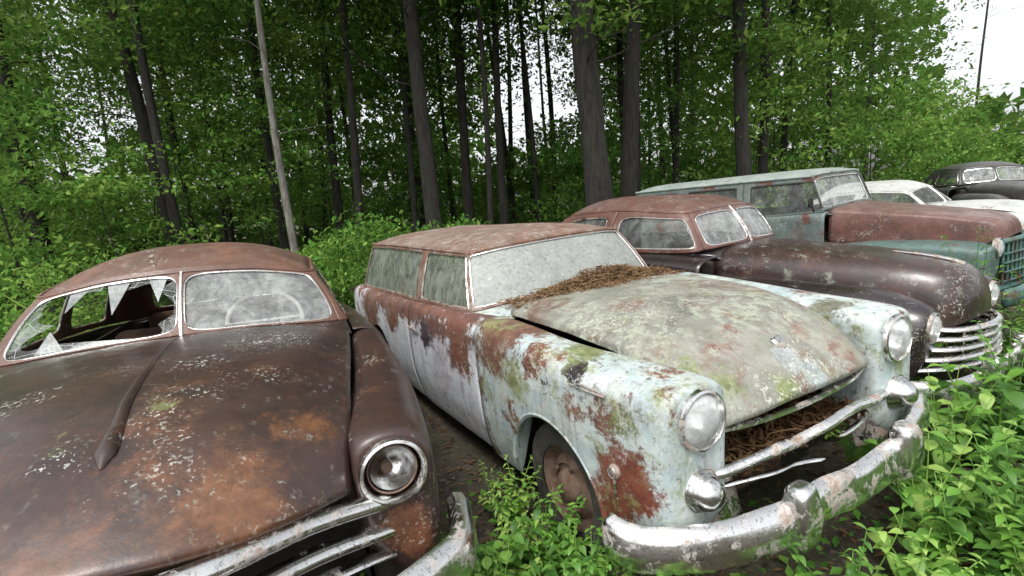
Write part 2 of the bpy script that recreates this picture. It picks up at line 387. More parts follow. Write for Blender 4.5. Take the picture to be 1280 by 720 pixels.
def steering(par,x,y,z,r=.2,mat=None):
    ph=np.linspace(0,2*math.pi,40,endpoint=False); tl=.9
    def pt(a,rr): return np.array((x-rr*math.sin(a)*math.cos(tl), y+rr*math.cos(a), z+rr*math.sin(a)*math.sin(tl)))
    P=[pt(a,r) for a in ph]
    sp=[tube([pt(a,r),pt(a,.02)],.009) for a in (0,math.pi,-math.pi/2)]
    add('steering_wheel',*J(tube(P,.012,8,True),*sp,tube([(x,y,z),(x+.4,y,z-.4)],.02)),mat or M_wheelp,par)
def car(spec):
    q=spec['q']; E=empty(spec.get('name','parked_car'),q,spec['label'],spec['cat'])
    m=spec['mats']; f=spec['fender']; sd=spec['side']; H=House(*spec['house'])
    ar=spec['arches']; fr=[a for a in ar if a[0]>-1]; rr=[a for a in ar if a[0]<-1]
    x0,xr,xf=spec['fx']; xd=spec['xdoor']; xe=spec['xend']
    g=.005; hx,hy,hz,hr=spec['head']
    for s in (-1,1):
        V,F=fender_mesh(s,f,x0,xf,xr,spec.get('fp',3.2),fr,spec.get('fn',2.5),(hy,hz,hr*1.10))
        add('front_fender',dent(V,.006,2.6,s),F,m['fender'],E,solid=.006)
        for i in range(len(xd)-1):
            V,F=side_mesh(s,xd[i+1]+g,xd[i]-g,sd['w'],sd['zt'],sd['yb'],sd['zo'])
            d=add('door',dent(V,.005,2.0,s+i),F,m['side'],E,solid=.008)
            kx=xd[i+1]+.14; ky=s*(sd['w'](kx)+.03); kz=sd['zt'](kx)-.17
            add('handle',*J(tube([(kx-.03,s*sd['w'](kx),kz),(kx-.03,ky,kz)],.012),tube(crn([(kx-.05,ky,kz),(kx+.03,ky+.004*s,kz+.004),(kx+.12,ky-.006*s,kz)],8),[.012,.012,.011,.010,.009,.008,.008,.006])),M_chrome2,d)
        V,F=side_mesh(s,xe,xd[-1]-g,sd['w'],sd['zt'],sd['yb'],sd['zo'],rr,40)
        add('rear_fender',dent(V,.006,2.1,s+4),F,m.get('rear',m['side']),E,solid=.008)
        for (xh,zh,R) in ar:
            wheel(E,xh,s*spec['track'],zh-.01,spec.get('wr',.33),s,mat=spec.get('rim'))
        headlight(E,hx,s*hy,hz,hr,spec.get('hmode',{}).get(s,'lens'),spec.get('hmat'))
    A=loft(spec['hood'],60,57); V,F=gridm(A)
    V=dent(dent(V,.008,2.0,9),.003,7,2); spec['hc']=V.reshape(60,57,3)[:,28].copy()
    add('hood',V,F,m['hood'],E,solid=.01)
    A=loft(spec['cowl'],10,30); add('cowl',*gridm(A),m['fender'],E,solid=.006)
    A=loft(spec['tail'],24,24); add('trunk_lid' if not spec.get('wagon') else 'tailgate',*gridm(A),m['side'],E,solid=.006)
    fm=[];
    for (sa,sb,hole,kind) in spec['panels']:
        for s in ((1,) if (sa<0) else (1,-1)):
            if kind[1]=='windshield' and sb>0 and sa>-1 and s==-1: continue
            a,b_=(sa,sb) if s==1 else (-sb,-sa); hh=None
            if hole is not None: hh=hole if s==1 else (-hole[1],-hole[0],hole[2],hole[3])
            fm.append(H.frame(a,b_,hh))
            if hh is not None:
                gm,nm,jag=kind
                if callable(jag): V,F=H.pane(hh,.010,96,jag(s))
                else: V,F=H.pane(hh,.010)
                w_=add(nm,V,F,gm,E)
                add('window_trim',*H.trim(hh,spec.get('trimr',.008)),(M_chrome if nm=='windshield' else spec.get('trimmat',M_chrome2)),w_)
    V,F=J(*fm); add('cabin_frame',V,F,m.get('cabin',m['roof']),E,solid=.012)
    V,F=H.roof(pw=spec.get('pw',2.4)); add('roof',dent(V,.008,1.7,3),F,m['roof'],E,solid=.008)
    add('drip_rail',*H.rail(spec.get('railr',.010)),m['roof'],E)
    zt=sd['zt'](-1.5)
    add('underbody',*J(box(xe+.15,x0-.1,-.66,.66,.27,.36),box(x0-.12,xr-.12,-.44,.44,.25,spec.get('bayz',.80)),
        box(xe+.12,xe+.2,-.7,.7,.3,.9),box(x0-.12,x0-.06,-.68,.68,.3,spec.get('bayz',.8)+.12)),M_dark,E,smooth=False)
    add('dashboard',*J(box(x0-.32,x0-.1,-.66,.66,zt-.22,zt-.05)),M_inner,E,bevel=.03)
    seats(E,-1.75,-2.75,.62)
    add('inner_panel',*J(box(xe+.3,x0-.1,.68,.69,.3,zt-.06),box(xe+.3,x0-.1,-.69,-.68,.3,zt-.06)),M_inner,E,smooth=False)
    return E,H,spec
BUMP=[(0,-.085),(.03,-.078),(.048,-.05),(.050,-.012),(.054,0),(.050,.012),(.048,.05),(.03,.078),(0,.085),(-.02,.06),(-.02,-.06)]
def bumper(E,pts,mat=None,guards=(),gh=.1,sc=1.0,dn=.006,ds=3,taper=5):
    P=crn(pts,130); V,F=sweep(P,[(a*sc,b*sc) for a,b in BUMP],taper); o=add('front_bumper',dent(V,dn,ds,2),F,mat or M_chrome,E,sharp=50)
    for y in guards:
        i=int(np.argmin(abs(P[:,1]-y))); c=P[i]+np.array([.040,0,.025]); A=[]
        for z,hw,hd in ((-gh*1.02,.02,.015),(-gh,.045,.035),(-gh*.5,.058,.052),(gh*.1,.062,.058),(gh*.7,.056,.050),(gh*1.0,.044,.040),(gh*1.1,.028,.026),(gh*1.12,.002,.002)):
            ph=np.linspace(0,2*math.pi,20,endpoint=False); q=3.2
            A.append([(c[0]+hd*math.copysign(abs(math.cos(t))**(2/q),math.cos(t)),c[1]+hw*math.copysign(abs(math.sin(t))**(2/q),math.sin(t)),c[2]+z) for t in ph])
        V,F=gridm(crn(np.array(A),26),False,True); add('bumper_guard',dent(V,.006,6,1),F,mat or M_chrome,o)
    return o
# ============================================================ CAR 2 : station wagon
RU=(.19,.075,.045); RED=(.20,.055,.035); BLK=(.03,.022,.022); GRN=(.17,.20,.06)
W_side=weather('wagon_side_paint',(.50,.54,.57),(.62,.63,.66),(.18,.08,.055),(.10,.045,.035),.55,3.6,.03,(.5,.5,.47),.60,9,(.16,.19,.05),.74,.6,zg=.62,z0=.84,streak=.45,rough=.5,seed=2.2,flake=.75,
  patches=[((-1.2,-.88,.70),.2,(.60,.58,.62)),((-1.45,-.88,.88),.13,(.07,.05,.06)),((-3.1,-.86,.85),.36,(.19,.09,.06)),((-2.3,-.88,.92),.2,(.22,.11,.07)),((-.85,-.87,.9),.17,RU)])
W_fend=weather('wagon_fender_paint',(.36,.45,.46),(.54,.59,.57),(.18,.085,.055),(.11,.05,.03),.575,4.2,.03,(.48,.51,.42),.55,8,(.20,.23,.09),.555,.55,zg=.05,z0=.8,streak=.4,rough=.48,seed=5.1,flake=.8,
  patches=[((-.38,-.76,1.08),.30,(.19,.095,.065)),((-.62,-.86,.72),.07,RU),((.02,-.82,1.0),.12,RU),((.32,-.80,.98),.09,BLK),((.10,-.84,.93),.06,BLK),((.60,-.84,.62),.17,RED,.3),((.48,-.86,.50),.12,RED),((.60,-.84,.90),.06,GRN),((.2,-.7,1.04),.13,(.24,.27,.12)),((.5,.6,1.04),.10,(.2,.2,.15)),((-.2,-.86,.9),.10,(.24,.26,.12))])
W_hood=weather('wagon_hood_paint',(.145,.15,.125),(.25,.245,.205),(.15,.085,.06),(.17,.12,.09),.56,3.4,.05,(.38,.41,.32),.505,14,(.19,.22,.10),.575,.5,streak=.0,rough=.52,seed=1.3,updust=.28,grime=.65,flake=.5,
  patches=[((.68,-.38,.93),.10,GRN),((.57,-.48,1.0),.07,(.2,.24,.08)),((.76,-.15,.86),.08,(.2,.24,.08)),((.5,-.12,1.08),.035,(.2,.07,.05)),((.42,-.02,1.1),.03,(.2,.07,.05)),((.56,-.3,1.02),.03,(.22,.08,.055)),((.62,.16,1.0),.06,(.24,.12,.09)),((.72,.3,.9),.08,(.27,.13,.10)),((-.45,-.5,1.12),.14,(.17,.10,.07)),((.0,.35,1.13),.18,(.20,.15,.12)),((.78,.05,.86),.07,(.40,.46,.46)),((.70,-.05,.95),.06,(.38,.42,.42))])
W_roof=weather('wagon_roof_paint',(.17,.09,.062),(.25,.18,.145),(.13,.06,.036),(.17,.08,.05),.50,3.2,.08,(.42,.41,.36),.555,12,None,.6,.54,streak=.1,rough=.5,seed=3.0,updust=.26,flake=.4)
fend2=dict(w=tab((-.66,.875),(0,.875),(.35,.865),(.6,.845),(.85,.81)),v=tab((-.66,.63),(-.1,.622),(.4,.56),(.85,.485)),zc=tab((-.66,1.10),(-.2,1.08),(.2,1.055),(.55,1.045),(.85,1.03)),
  h=.16,hi=.08,zo=.30,zi=tab((-.66,.85),(.3,.8),(.6,.5),(.9,.45)))
spec2=dict(q=(.8789,2.799,-1.0816,-.0108,.0178,.0455),label='pale blue and rust station wagon with lichen on its hood',cat='station wagon',
 mats=dict(fender=W_fend,side=W_side,rear=W_side,hood=W_hood,roof=W_roof),fender=fend2,fx=(-.625,.58,.785),fp=5,fn=3.2,
 side=dict(w=tab((-4.1,.82),(-3.4,.87),(-1.8,.89),(-.6,.875)),zt=tab((-4.1,.99),(-3,1.03),(-1.8,1.07),(-.6,1.10)),yb=tab((-4.1,.70),(-3.6,.75),(-1,.765),(-.6,.70)),zo=.30),
 house=([((-.80,0,1.13),(-1.05,0,1.465)),((-.82,.42,1.12),(-1.07,.40,1.457)),((-.93,.725,1.09),(-1.15,.61,1.435)),((-1.02,.755,1.085),(-1.22,.625,1.44)),((-1.85,.775,1.06),(-1.85,.65,1.455)),((-2.9,.77,1.03),(-2.8,.65,1.465)),((-3.82,.74,1.0),(-3.56,.63,1.455)),((-3.95,.5,1.0),(-3.68,.46,1.455)),((-3.98,0,1.0),(-3.7,0,1.46))],1.53,(-3.1,-1.6),.015,30),
 panels=[(-2.05,2.05,(-1.98,1.98,.05,.95),(M_lichglass,'windshield',None)),(2.05,4.0,(2.30,3.93,.07,.93),(M_mossy,'side_window',None)),(4.0,6.1,(4.06,5.88,.07,.93),(M_mossy,'side_window',None)),(6.1,8,(6.5,7.7,.1,.85),(M_mossy,'rear_window',None))],
 arches=[(.08,.385,.37),(-2.85,.38,.37)],track=.73,wr=.325,xdoor=[-.625,-1.83],xend=-4.08,head=(.795,.645,.905,.10),
 hood=[[(-.66,0,1.143),(-.66,.25,1.142),(-.65,.48,1.135),(-.63,.595,1.12),(-.62,.62,1.088)],[(-.25,0,1.157),(-.25,.25,1.155),(-.25,.46,1.142),(-.25,.585,1.12),(-.25,.61,1.08)],[(.15,0,1.142),(.15,.24,1.138),(.15,.44,1.12),(.15,.57,1.088),(.15,.595,1.048)],[(.48,0,1.085),(.48,.22,1.08),(.48,.40,1.06),(.47,.52,1.02),(.46,.548,.985)],[(.68,0,.985),(.68,.2,.98),(.665,.38,.962),(.65,.485,.93),(.64,.51,.905)],[(.785,0,.875),(.785,.19,.872),(.77,.36,.862),(.745,.465,.845),(.735,.49,.83)],[(.80,0,.845),(.798,.19,.842),(.782,.36,.832),(.755,.465,.815),(.74,.485,.805)],[(.78,0,.82),(.775,.19,.818),(.76,.36,.81),(.735,.465,.80),(.72,.48,.795)]],
 cowl=[[(-.60,0,1.10),(-.60,.35,1.09),(-.60,.66,1.07)],[(-.75,0,1.125),(-.77,.36,1.115),(-.8,.74,1.085)],[(-.95,0,1.13),(-.95,.36,1.12),(-1.0,.74,1.08)]],
 tail=[[(-3.9,0,1.0),(-3.9,.35,1.0),(-3.86,.72,.98)],[(-4.1,0,.9),(-4.1,.38,.9),(-4.06,.80,.88)],[(-4.14,0,.6),(-4.14,.38,.6),(-4.09,.80,.6)],[(-4.1,0,.35),(-4.1,.36,.35),(-4.05,.76,.36)]],wagon=True,bayz=.80,trimr=.006,pw=3.2)
E2,H2,_=car(spec2)
b2=bumper(E2,[(.60,-.955,.50),(.70,-.93,.49),(.80,-.84,.485),(.88,-.64,.475),(.93,-.38,.47),(.93,-.2,.48),(.945,0,.478),(.93,.34,.48),(.86,.62,.485),(.77,.87,.485),(.60,.95,.49)],guards=(-.36,.36),gh=.115,sc=1.05,dn=.014,ds=4.2)
gb=np.array([(.77,-.60,.665),(.80,-.45,.665),(.83,-.28,.688),(.825,-.16,.672),(.85,.0,.70),(.84,.14,.71),(.82,.27,.69),(.80,.45,.67),(.77,.60,.655)])
V1,F1=sweep(crn(gb,70),rprof(.023,.03),4)
V2,F2=sweep(crn([(.72,-.5,.79),(.765,-.3,.785),(.785,0,.785),(.765,.3,.785),(.72,.5,.79)],40),[(0,-.012),(.015,-.007),(.015,.007),(0,.012),(-.01,0)])
V3,F3=sweep(crn([(.74,-.50,.56),(.80,-.3,.57),(.79,-.12,.545),(.83,.02,.53)],30),rprof(.010,.016,7),3)
V5,F5=sweep(crn([(.83,.12,.60),(.80,.3,.585),(.74,.52,.56)],20),rprof(.010,.016,7),3)
grl=add('grille',*J((dent(V1,.008,6,3),F1),(V2,F2),(dent(V3,.010,5,1),F3),(V5,F5)),M_chrome,E2)
ms=[]
for i in range(34):
    y=-.50+i*.40/33; ms.append(tube([(.70-.1*abs(y)**2,y,.47),(.71-.1*abs(y)**2,y,.60)],.002,4))
for j in range(6):
    z=.48+j*.023; ms.append(tube([(.70-.1*abs(y)**2,y,z) for y in np.linspace(-.50,-.10,9)],.002,4))
add('grille_mesh',*J(*ms),M_rim,grl)
for s in (-1,1):
    pd=add('parking_light',*lathe([(.098,-.12),(.104,-.03),(.102,.0),(.09,.02),(.088,.015),(.082,.03),(.080,.026),(.073,.045),(.071,.04),(.064,.06)],(.765,s*.66,.635)),M_chrome,E2)
    add('lens',*lathe([(.064,.055),(.055,.08),(.035,.10),(.001,.108)],(.765,s*.66,.635)),M_refl,pd)
    add('valance',*gridm(loft([[(.74,s*.40,.42),(.77,s*.55,.41),(.74,s*.75,.41)],[(.70,s*.40,.58),(.74,s*.55,.56),(.70,s*.78,.56)]],8,12,False)),M_chrome2,E2,solid=.006)
    P=crn([(.30,s*.868,.975),(.40,s*.866,.975),(.52,s*.855,.975)],12); P2=crn([(.36,s*.865,.99),(.44,s*.862,.988),(.5,s*.855,.985)],8)
    add('fender_ornament',*J(tube(P,np.linspace(.003,.009,12),6),tube(P2,.004,6)),M_chrome2,E2)
    bx=.545; by=s*(.860)
    add('fender_badge',*J(lathe([(.001,.014*s),(.022,.012*s),(.030,.004*s),(.031,-.01*s)],(bx,by,.68),'y',20),lathe([(.018,.016*s),(.022,.018*s),(.024,.014*s)],(bx,by,.68),'y',20),tube([(bx,by+s*.004,.65),(bx,by+s*.004,.58),(bx,by-s*.01,.54)],[.008,.006,.003],6)),M_chrome2,E2)
sh=[(0,-.05),(.03,-.02),(.04,.03),(.02,.045),(0,.04),(-.02,.045),(-.04,.03),(-.03,-.02)]
Vs=[(.655-.55*z,y,.998+z*.62+.012) for y,z in sh]+[(.655-.55*z*.7+.006,y*.7,.998+z*.62*.7+.022) for y,z in sh]
add('hood_badge',Vs,[tuple(range(8,16))]+[(i,(i+1)%8,8+(i+1)%8,8+i) for i in range(8)],M_chrome2,E2)
add('wiper',*J(*[tube(crn([(-.86,y,1.125),(-.845,y+.14,1.165),(-.875,y+.36,1.20)],10),.005,5) for y in (-.42,.12)]),M_dark,E2)
# ============================================================ CAR 1 : brown coupe
OR=(.235,.10,.042)
B_hood=weather('brown_hood_paint',(.028,.017,.016),(.052,.026,.021),(.17,.068,.030),(.095,.038,.021),.625,2.6,.10,(.28,.29,.25),.60,15,None,.74,.57,streak=.0,rough=.33,rrough=.58,seed=4.4,bump=.14,updust=.02,grime=.5,coat=.16,xg=.08,x0=.1,
  patches=[((.72,.28,.90),.24,OR,.9,.75),((.45,.48,1.0),.11,OR,.9,.6),((.80,-.10,.86),.2,(.18,.07,.03),.8,.8),((.5,-.45,.98),.14,(.14,.05,.025),.8,.7),((.02,-.55,1.07),.10,(.12,.045,.022),.9,.7),((.33,.09,1.10),.035,(.18,.19,.07)),((.42,-.12,1.06),.03,(.2,.21,.08))],speckc=[((-.3,.38,1.13),.26),((.0,.15,1.15),.12),((.1,-.3,1.12),.12),((.5,-.1,1.0),.08)])
B_roof=weather('brown_roof_paint',(.13,.065,.043),(.09,.042,.030),(.17,.07,.04),(.10,.042,.028),.5,2.4,.12,(.3,.28,.24),.60,12,None,.6,.56,streak=.0,rough=.42,rrough=.55,seed=7,bump=.12,updust=.12,coat=.06)
B_fend=weather('brown_fender_paint',(.030,.019,.018),(.052,.027,.021),(.13,.055,.03),(.08,.034,.02),.61,2.6,.08,(.3,.3,.27),.61,12,None,.6,.57,streak=.1,rough=.34,rrough=.55,seed=6,bump=.12,coat=.15,patches=[((.55,.75,.62),.10,(.18,.075,.04))])
fend1=dict(w=tab((-.6,.925),(0,.92),(.35,.885),(.62,.85)),v=tab((-.6,.76),(-.1,.70),(.3,.635),(.62,.585)),zc=tab((-.6,1.075),(0,1.02),(.35,.985),(.62,.965)),h=.20,hi=.06,zo=.30,zi=tab((-.6,.8),(.3,.7),(.62,.50)))
def jag(s):
    r=np.random.default_rng(12); ph=np.linspace(0,2*math.pi,96,endpoint=False)
    a=np.sort(r.uniform(0,2*math.pi,15)); v=np.where(np.arange(15)%2==0,r.uniform(.93,1.0,15),r.uniform(.62,.82,15))
    k=np.interp(ph,np.concatenate([a-2*math.pi,a,a+2*math.pi]),np.tile(v,3))
    w=np.exp(-((ph-math.pi*1.04)/.33)**2); return np.clip(k*(1-.5*w),.1,1.0)
spec1=dict(q=(-1.2912,1.7651,-1.1644,.0531,.0354,-.0098),label='brown rusted sedan with a broken split windshield',cat='car',
 mats=dict(fender=B_fend,side=B_fend,hood=B_hood,roof=B_roof),fender=fend1,fx=(-.60,.38,.575),fp=3.0,
 side=dict(w=tab((-4.2,.80),(-3.4,.90),(-1.8,.93),(-.6,.925)),zt=tab((-4.2,.90),(-3,.99),(-1.8,1.06),(-.6,1.085)),yb=tab((-4.2,.60),(-3.2,.68),(-2.6,.76),(-1.9,.80),(-1,.79),(-.6,.77)),zo=.28),
 house=([((-.735,0,1.15),(-1.01,0,1.44)),((-.75,.36,1.14),(-1.03,.32,1.425)),((-.80,.70,1.11),(-1.10,.60,1.375)),((-1.0,.785,1.09),(-1.3,.635,1.395)),((-1.9,.80,1.07),(-1.8,.64,1.425)),((-2.7,.76,1.03),(-2.35,.59,1.37)),((-3.15,.5,1.0),(-2.62,.42,1.33)),((-3.25,0,1.0),(-2.72,0,1.33))],1.575,(-2.15,-1.55),.025,7),
 panels=[(-2.1,0,(-2.0,-.04,.03,.95),(M_shatter,'windshield',jag)),(-.0001,2.1,(.04,2.0,.03,.95),(M_dusty,'windshield',None)),(2.1,4,(2.4,3.9,.1,.88),(M_clear,'side_window',None)),(4,5.1,(4.1,4.9,.1,.86),(M_clear,'side_window',None)),(5.1,7,(5.9,6.95,.25,.80),(M_mossy,'rear_window',None))],
 arches=[(.0,.36,.37),(-2.85,.36,.37)],track=.74,xdoor=[-.60,-1.9],xend=-4.2,head=(.585,.715,.83,.092),hmode={1:'open',-1:'lens'},hmat=M_chrome,trimr=.006,
 hood=[[(-.70,0,1.150),(-.68,.28,1.145),(-.64,.55,1.125),(-.58,.745,1.095)],[(-.25,0,1.165),(-.25,.26,1.155),(-.25,.50,1.125),(-.25,.71,1.07)],[(.15,0,1.135),(.15,.24,1.125),(.15,.46,1.09),(.15,.66,1.02)],[(.45,0,1.065),(.45,.22,1.055),(.43,.42,1.015),(.40,.62,.945)],[(.66,0,.985),(.655,.2,.975),(.61,.4,.935),(.52,.595,.885)],[(.79,0,.905),(.78,.2,.895),(.70,.40,.865),(.57,.583,.835)],[(.825,0,.87),(.81,.2,.86),(.72,.40,.835),(.58,.578,.805)],[(.80,0,.84),(.78,.2,.83),(.69,.39,.805),(.55,.57,.785)]],
 cowl=[[(-.62,0,1.12),(-.62,.4,1.11),(-.58,.76,1.07)],[(-.72,0,1.145),(-.73,.38,1.135),(-.76,.76,1.10)],[(-.9,0,1.15),(-.92,.38,1.14),(-1.0,.77,1.09)]],
 tail=[[(-3.1,0,1.03),(-3.1,.35,1.01),(-3.05,.66,.97)],[(-3.6,0,.99),(-3.6,.34,.97),(-3.6,.66,.92)],[(-4.1,0,.85),(-4.1,.33,.83),(-4.05,.64,.8)],[(-4.25,0,.6),(-4.24,.33,.6),(-4.18,.7,.58)],[(-4.2,0,.35),(-4.2,.33,.35),(-4.1,.7,.35)]],bayz=.78)
E1,H1,_=car(spec1)
steering(E1,-1.03,.36,1.13,.19)
hc=spec1['hc']; hc=hc[(hc[:,0]>-.62)&(hc[:,0]<.60)]; k=len(hc)
rad=np.interp(np.linspace(0,1,k),[0,.05,.5,.78,.92,1],[.002,.007,.010,.014,.022,.003])
hc=hc+np.array([0,0,.006]); add('hood_ornament',*tube(crn(hc,k*2),np.interp(np.linspace(0,1,k*2),np.linspace(0,1,k),rad),12,flat=1.3),B_hood,E1)
add('windshield_divider',*tube(H1.P(np.zeros(8),np.linspace(0,1,8),-.008),.010,6),M_chrome,E1)
for (a,b_,c_) in (((-1.0,.93),(-.68,.95),(-.82,.45)),((-1.6,.07),(-1.3,.05),(-1.5,.38)),((-.45,.95),(-.2,.9),(-.28,.55)),((-1.5,.93),(-1.25,.93),(-1.42,.62))):
    uv=np.array([a,b_,c_]); V=H1.P(uv[:,0],uv[:,1],.012); add('glass_shard',V,[(0,1,2)],M_dusty,E1,smooth=False,solid=.003)
bumper(E1,[(.36,-.94,.53),(.50,-.925,.53),(.66,-.84,.52),(.82,-.5,.50),(.90,0,.49),(.82,.5,.50),(.66,.84,.52),(.50,.925,.53),(.36,.94,.53)],guards=(-.4,.4),gh=.1,dn=.007,sc=1.1,taper=9)
gbars=[]
for dz,hh,dx in ((0,.030,0),(-.10,.026,-.005),(-.185,.016,-.02)):
    q=[(.40,.87,.66),(.44,.80,.68),(.54,.68,.725),(.655,.46,.772),(.79,.23,.805),(.85,0,.815)]
    if dz<0: q=q[1:]
    q=[(x+dx,-y,z+dz) for x,y,z in q[:-1]]+[(q[-1][0]+dx,0,q[-1][2]+dz)]+[(x+dx,y,z+dz) for x,y,z in q[:-1][::-1]]
    gbars.append(sweep(crn(q,110),rprof(hh,.045,11),7))
add('grille',*J(*[(dent(a,.004,5),b_) for a,b_ in gbars]),M_chrome,E1)
add('radiator',*box(.36,.42,-.56,.56,.42,.76),M_dark,E1,smooth=False)
# ============================================================ CAR 3 : dark forties sedan
D_body=weather('dark_plum_paint',(.016,.012,.014),(.026,.016,.017),(.08,.032,.023),(.05,.022,.017),.62,2.6,.06,(.28,.30,.25),.62,10,None,.6,.58,streak=.1,rough=.22,rrough=.5,seed=8,bump=.10,coat=.3)
D_hood=weather('dark_hood_paint',(.026,.016,.016),(.045,.024,.021),(.09,.037,.025),(.065,.027,.018),.59,2.4,.08,(.30,.32,.26),.58,10,(.14,.16,.07),.72,.57,streak=.1,rough=.30,rrough=.55,seed=9,bump=.10,updust=.03,coat=.2,
  patches=[((-.25,-.49,1.03),.05,(.30,.33,.26),.8,.8),((.05,-.46,1.0),.06,(.32,.35,.28),.8,.8),((.3,-.42,.98),.05,(.3,.33,.26),.8,.7)])
D_roof=weather('dark_roof_paint',(.10,.042,.034),(.15,.075,.06),(.13,.052,.032),(.09,.036,.025),.5,2.6,.1,(.35,.33,.3),.58,10,None,.6,.58,streak=.1,rough=.36,rrough=.55,seed=10,bump=.12,updust=.14,coat=.1)
fend3=dict(w=tab((-.9,.90),(0,.93),(.4,.90),(.8,.84)),v=tab((-.9,.50),(0,.44),(.5,.38),(.8,.36)),zc=tab((-.9,1.0),(0,1.02),(.4,1.01),(.8,.95)),h=.32,hi=.15,zo=.28,zi=tab((-.9,.7),(.8,.45)))
spec3=dict(q=(2.774,4.334,-.959,-.073,-.026,.017),label='dark plum rounded sedan with wrapped chrome grille',cat='car',
 mats=dict(fender=D_body,side=D_body,hood=D_hood,roof=D_roof),fender=fend3,fx=(-.80,.34,.755),fp=2.4,fn=2.2,
 side=dict(w=tab((-4.2,.78),(-3.4,.88),(-1.8,.90),(-.8,.89)),zt=tab((-4.2,.92),(-3,1.08),(-1.8,1.14),(-.8,1.15)),yb=tab((-4.2,.56),(-3.2,.66),(-2.6,.73),(-1.9,.76),(-1.2,.72),(-.8,.6)),zo=.28),
 house=([((-.86,0,1.22),(-1.10,0,1.55)),((-.88,.28,1.215),(-1.11,.26,1.545)),((-.95,.56,1.20),(-1.17,.505,1.525)),((-1.12,.70,1.175),(-1.32,.59,1.53)),((-2.0,.76,1.14),(-1.95,.61,1.55)),((-2.9,.72,1.10),(-2.7,.53,1.49)),((-3.5,.45,1.05),(-3.05,.37,1.42)),((-3.62,0,1.05),(-3.15,0,1.42))],1.66,(-2.3,-1.6),.03,6),
 panels=[(-2.1,0,(-1.95,-.08,.07,.9),(M_dusty,'windshield',None)),(-.0001,2.1,(.08,1.95,.07,.9),(M_dusty,'windshield',None)),(2.1,4,(2.5,3.88,.1,.85),(M_clear,'side_window',None)),(4,5.1,(4.12,4.9,.1,.85),(M_clear,'side_window',None)),(5.1,7,(6.0,6.95,.15,.8),(M_clear,'rear_window',None))],
 arches=[(.0,.36,.38),(-3.0,.36,.38)],track=.74,xdoor=[-.80,-1.95,-2.6],xend=-4.2,head=(.765,.635,.80,.09),hmat=M_chrome2,
 hood=[[(-.86,0,1.225),(-.86,.2,1.218),(-.87,.40,1.185),(-.88,.52,1.10),(-.88,.56,.92)],[(-.2,0,1.205),(-.2,.18,1.20),(-.2,.36,1.170),(-.2,.47,1.08),(-.2,.50,.92)],[(.4,0,1.170),(.4,.17,1.165),(.39,.32,1.135),(.38,.41,1.04),(.37,.44,.88)],[(.68,0,1.13),(.67,.15,1.123),(.65,.28,1.085),(.62,.36,.99),(.60,.39,.84)],[(.81,0,1.06),(.80,.14,1.05),(.77,.26,1.01),(.72,.34,.92),(.69,.37,.79)],[(.87,0,.94),(.86,.13,.935),(.83,.24,.90),(.77,.32,.83),(.73,.36,.72)],[(.88,0,.79),(.87,.13,.785),(.84,.23,.77),(.78,.31,.73),(.73,.35,.66)]],
 cowl=[[(-.80,0,1.205),(-.82,.28,1.19),(-.82,.52,1.10)],[(-.86,0,1.215),(-.88,.29,1.205),(-.92,.58,1.15)],[(-1.0,0,1.22),(-1.0,.3,1.21),(-1.1,.68,1.15)]],
 tail=[[(-3.5,0,1.07),(-3.45,.3,1.06),(-3.3,.66,1.04)],[(-3.9,0,.98),(-3.85,.3,.97),(-3.8,.60,.95)],[(-4.25,0,.75),(-4.22,.3,.75),(-4.15,.6,.73)],[(-4.25,0,.4),(-4.22,.3,.4),(-4.15,.7,.4)]],bayz=.78,railr=.008)
E3,H3,_=car(spec3)
steering(E3,-1.15,.34,1.14,.19)
add('windshield_divider',*tube(H3.P(np.zeros(8),np.linspace(0,1,8),-.008),.012,6),M_chrome2,E3)
gr=[]
for k,z in enumerate((.49,.55,.61,.67,.73)):
    hw=.66-.05*k
    gr.append(sweep(crn([(.62-.02*k,-hw,z-.01),(.80,-hw*.75,z),(.905,-hw*.35,z+.008),(.93,0,z+.01),(.905,hw*.35,z+.008),(.80,hw*.75,z),(.62-.02*k,hw,z-.01)],50),rprof(.019,.035,7),3))
for y in (-.3,-.15,0,.15,.3): gr.append(tube([(.89-.5*y*y,y,.48),(.89-.5*y*y,y,.75)],.008,6))
add('grille',*J(*gr),M_chrome,E3)
bumper(E3,[(.52,-.97,.42),(.66,-.93,.42),(.88,-.75,.42),(.98,-.35,.42),(1.0,0,.42),(.98,.35,.42),(.88,.75,.42),(.66,.93,.42),(.52,.97,.42)],guards=(-.35,.35),gh=.13,sc=.95,dn=.01)
for s in (-1,1):
    add('fender_moulding',*J(*[tube(crn([(-.55,s*.925,z),(0,s*.945,z),(.3,s*.925,z)],14),.007,6) for z in (.62,.66,.70)]),M_chrome2,E3)
add('hood_ornament',*J(tube(crn([(.30,0,1.19),(.5,0,1.175),(.66,0,1.15),(.74,0,1.12)],14),np.linspace(.006,.02,14),8)),M_chrome2,E3)
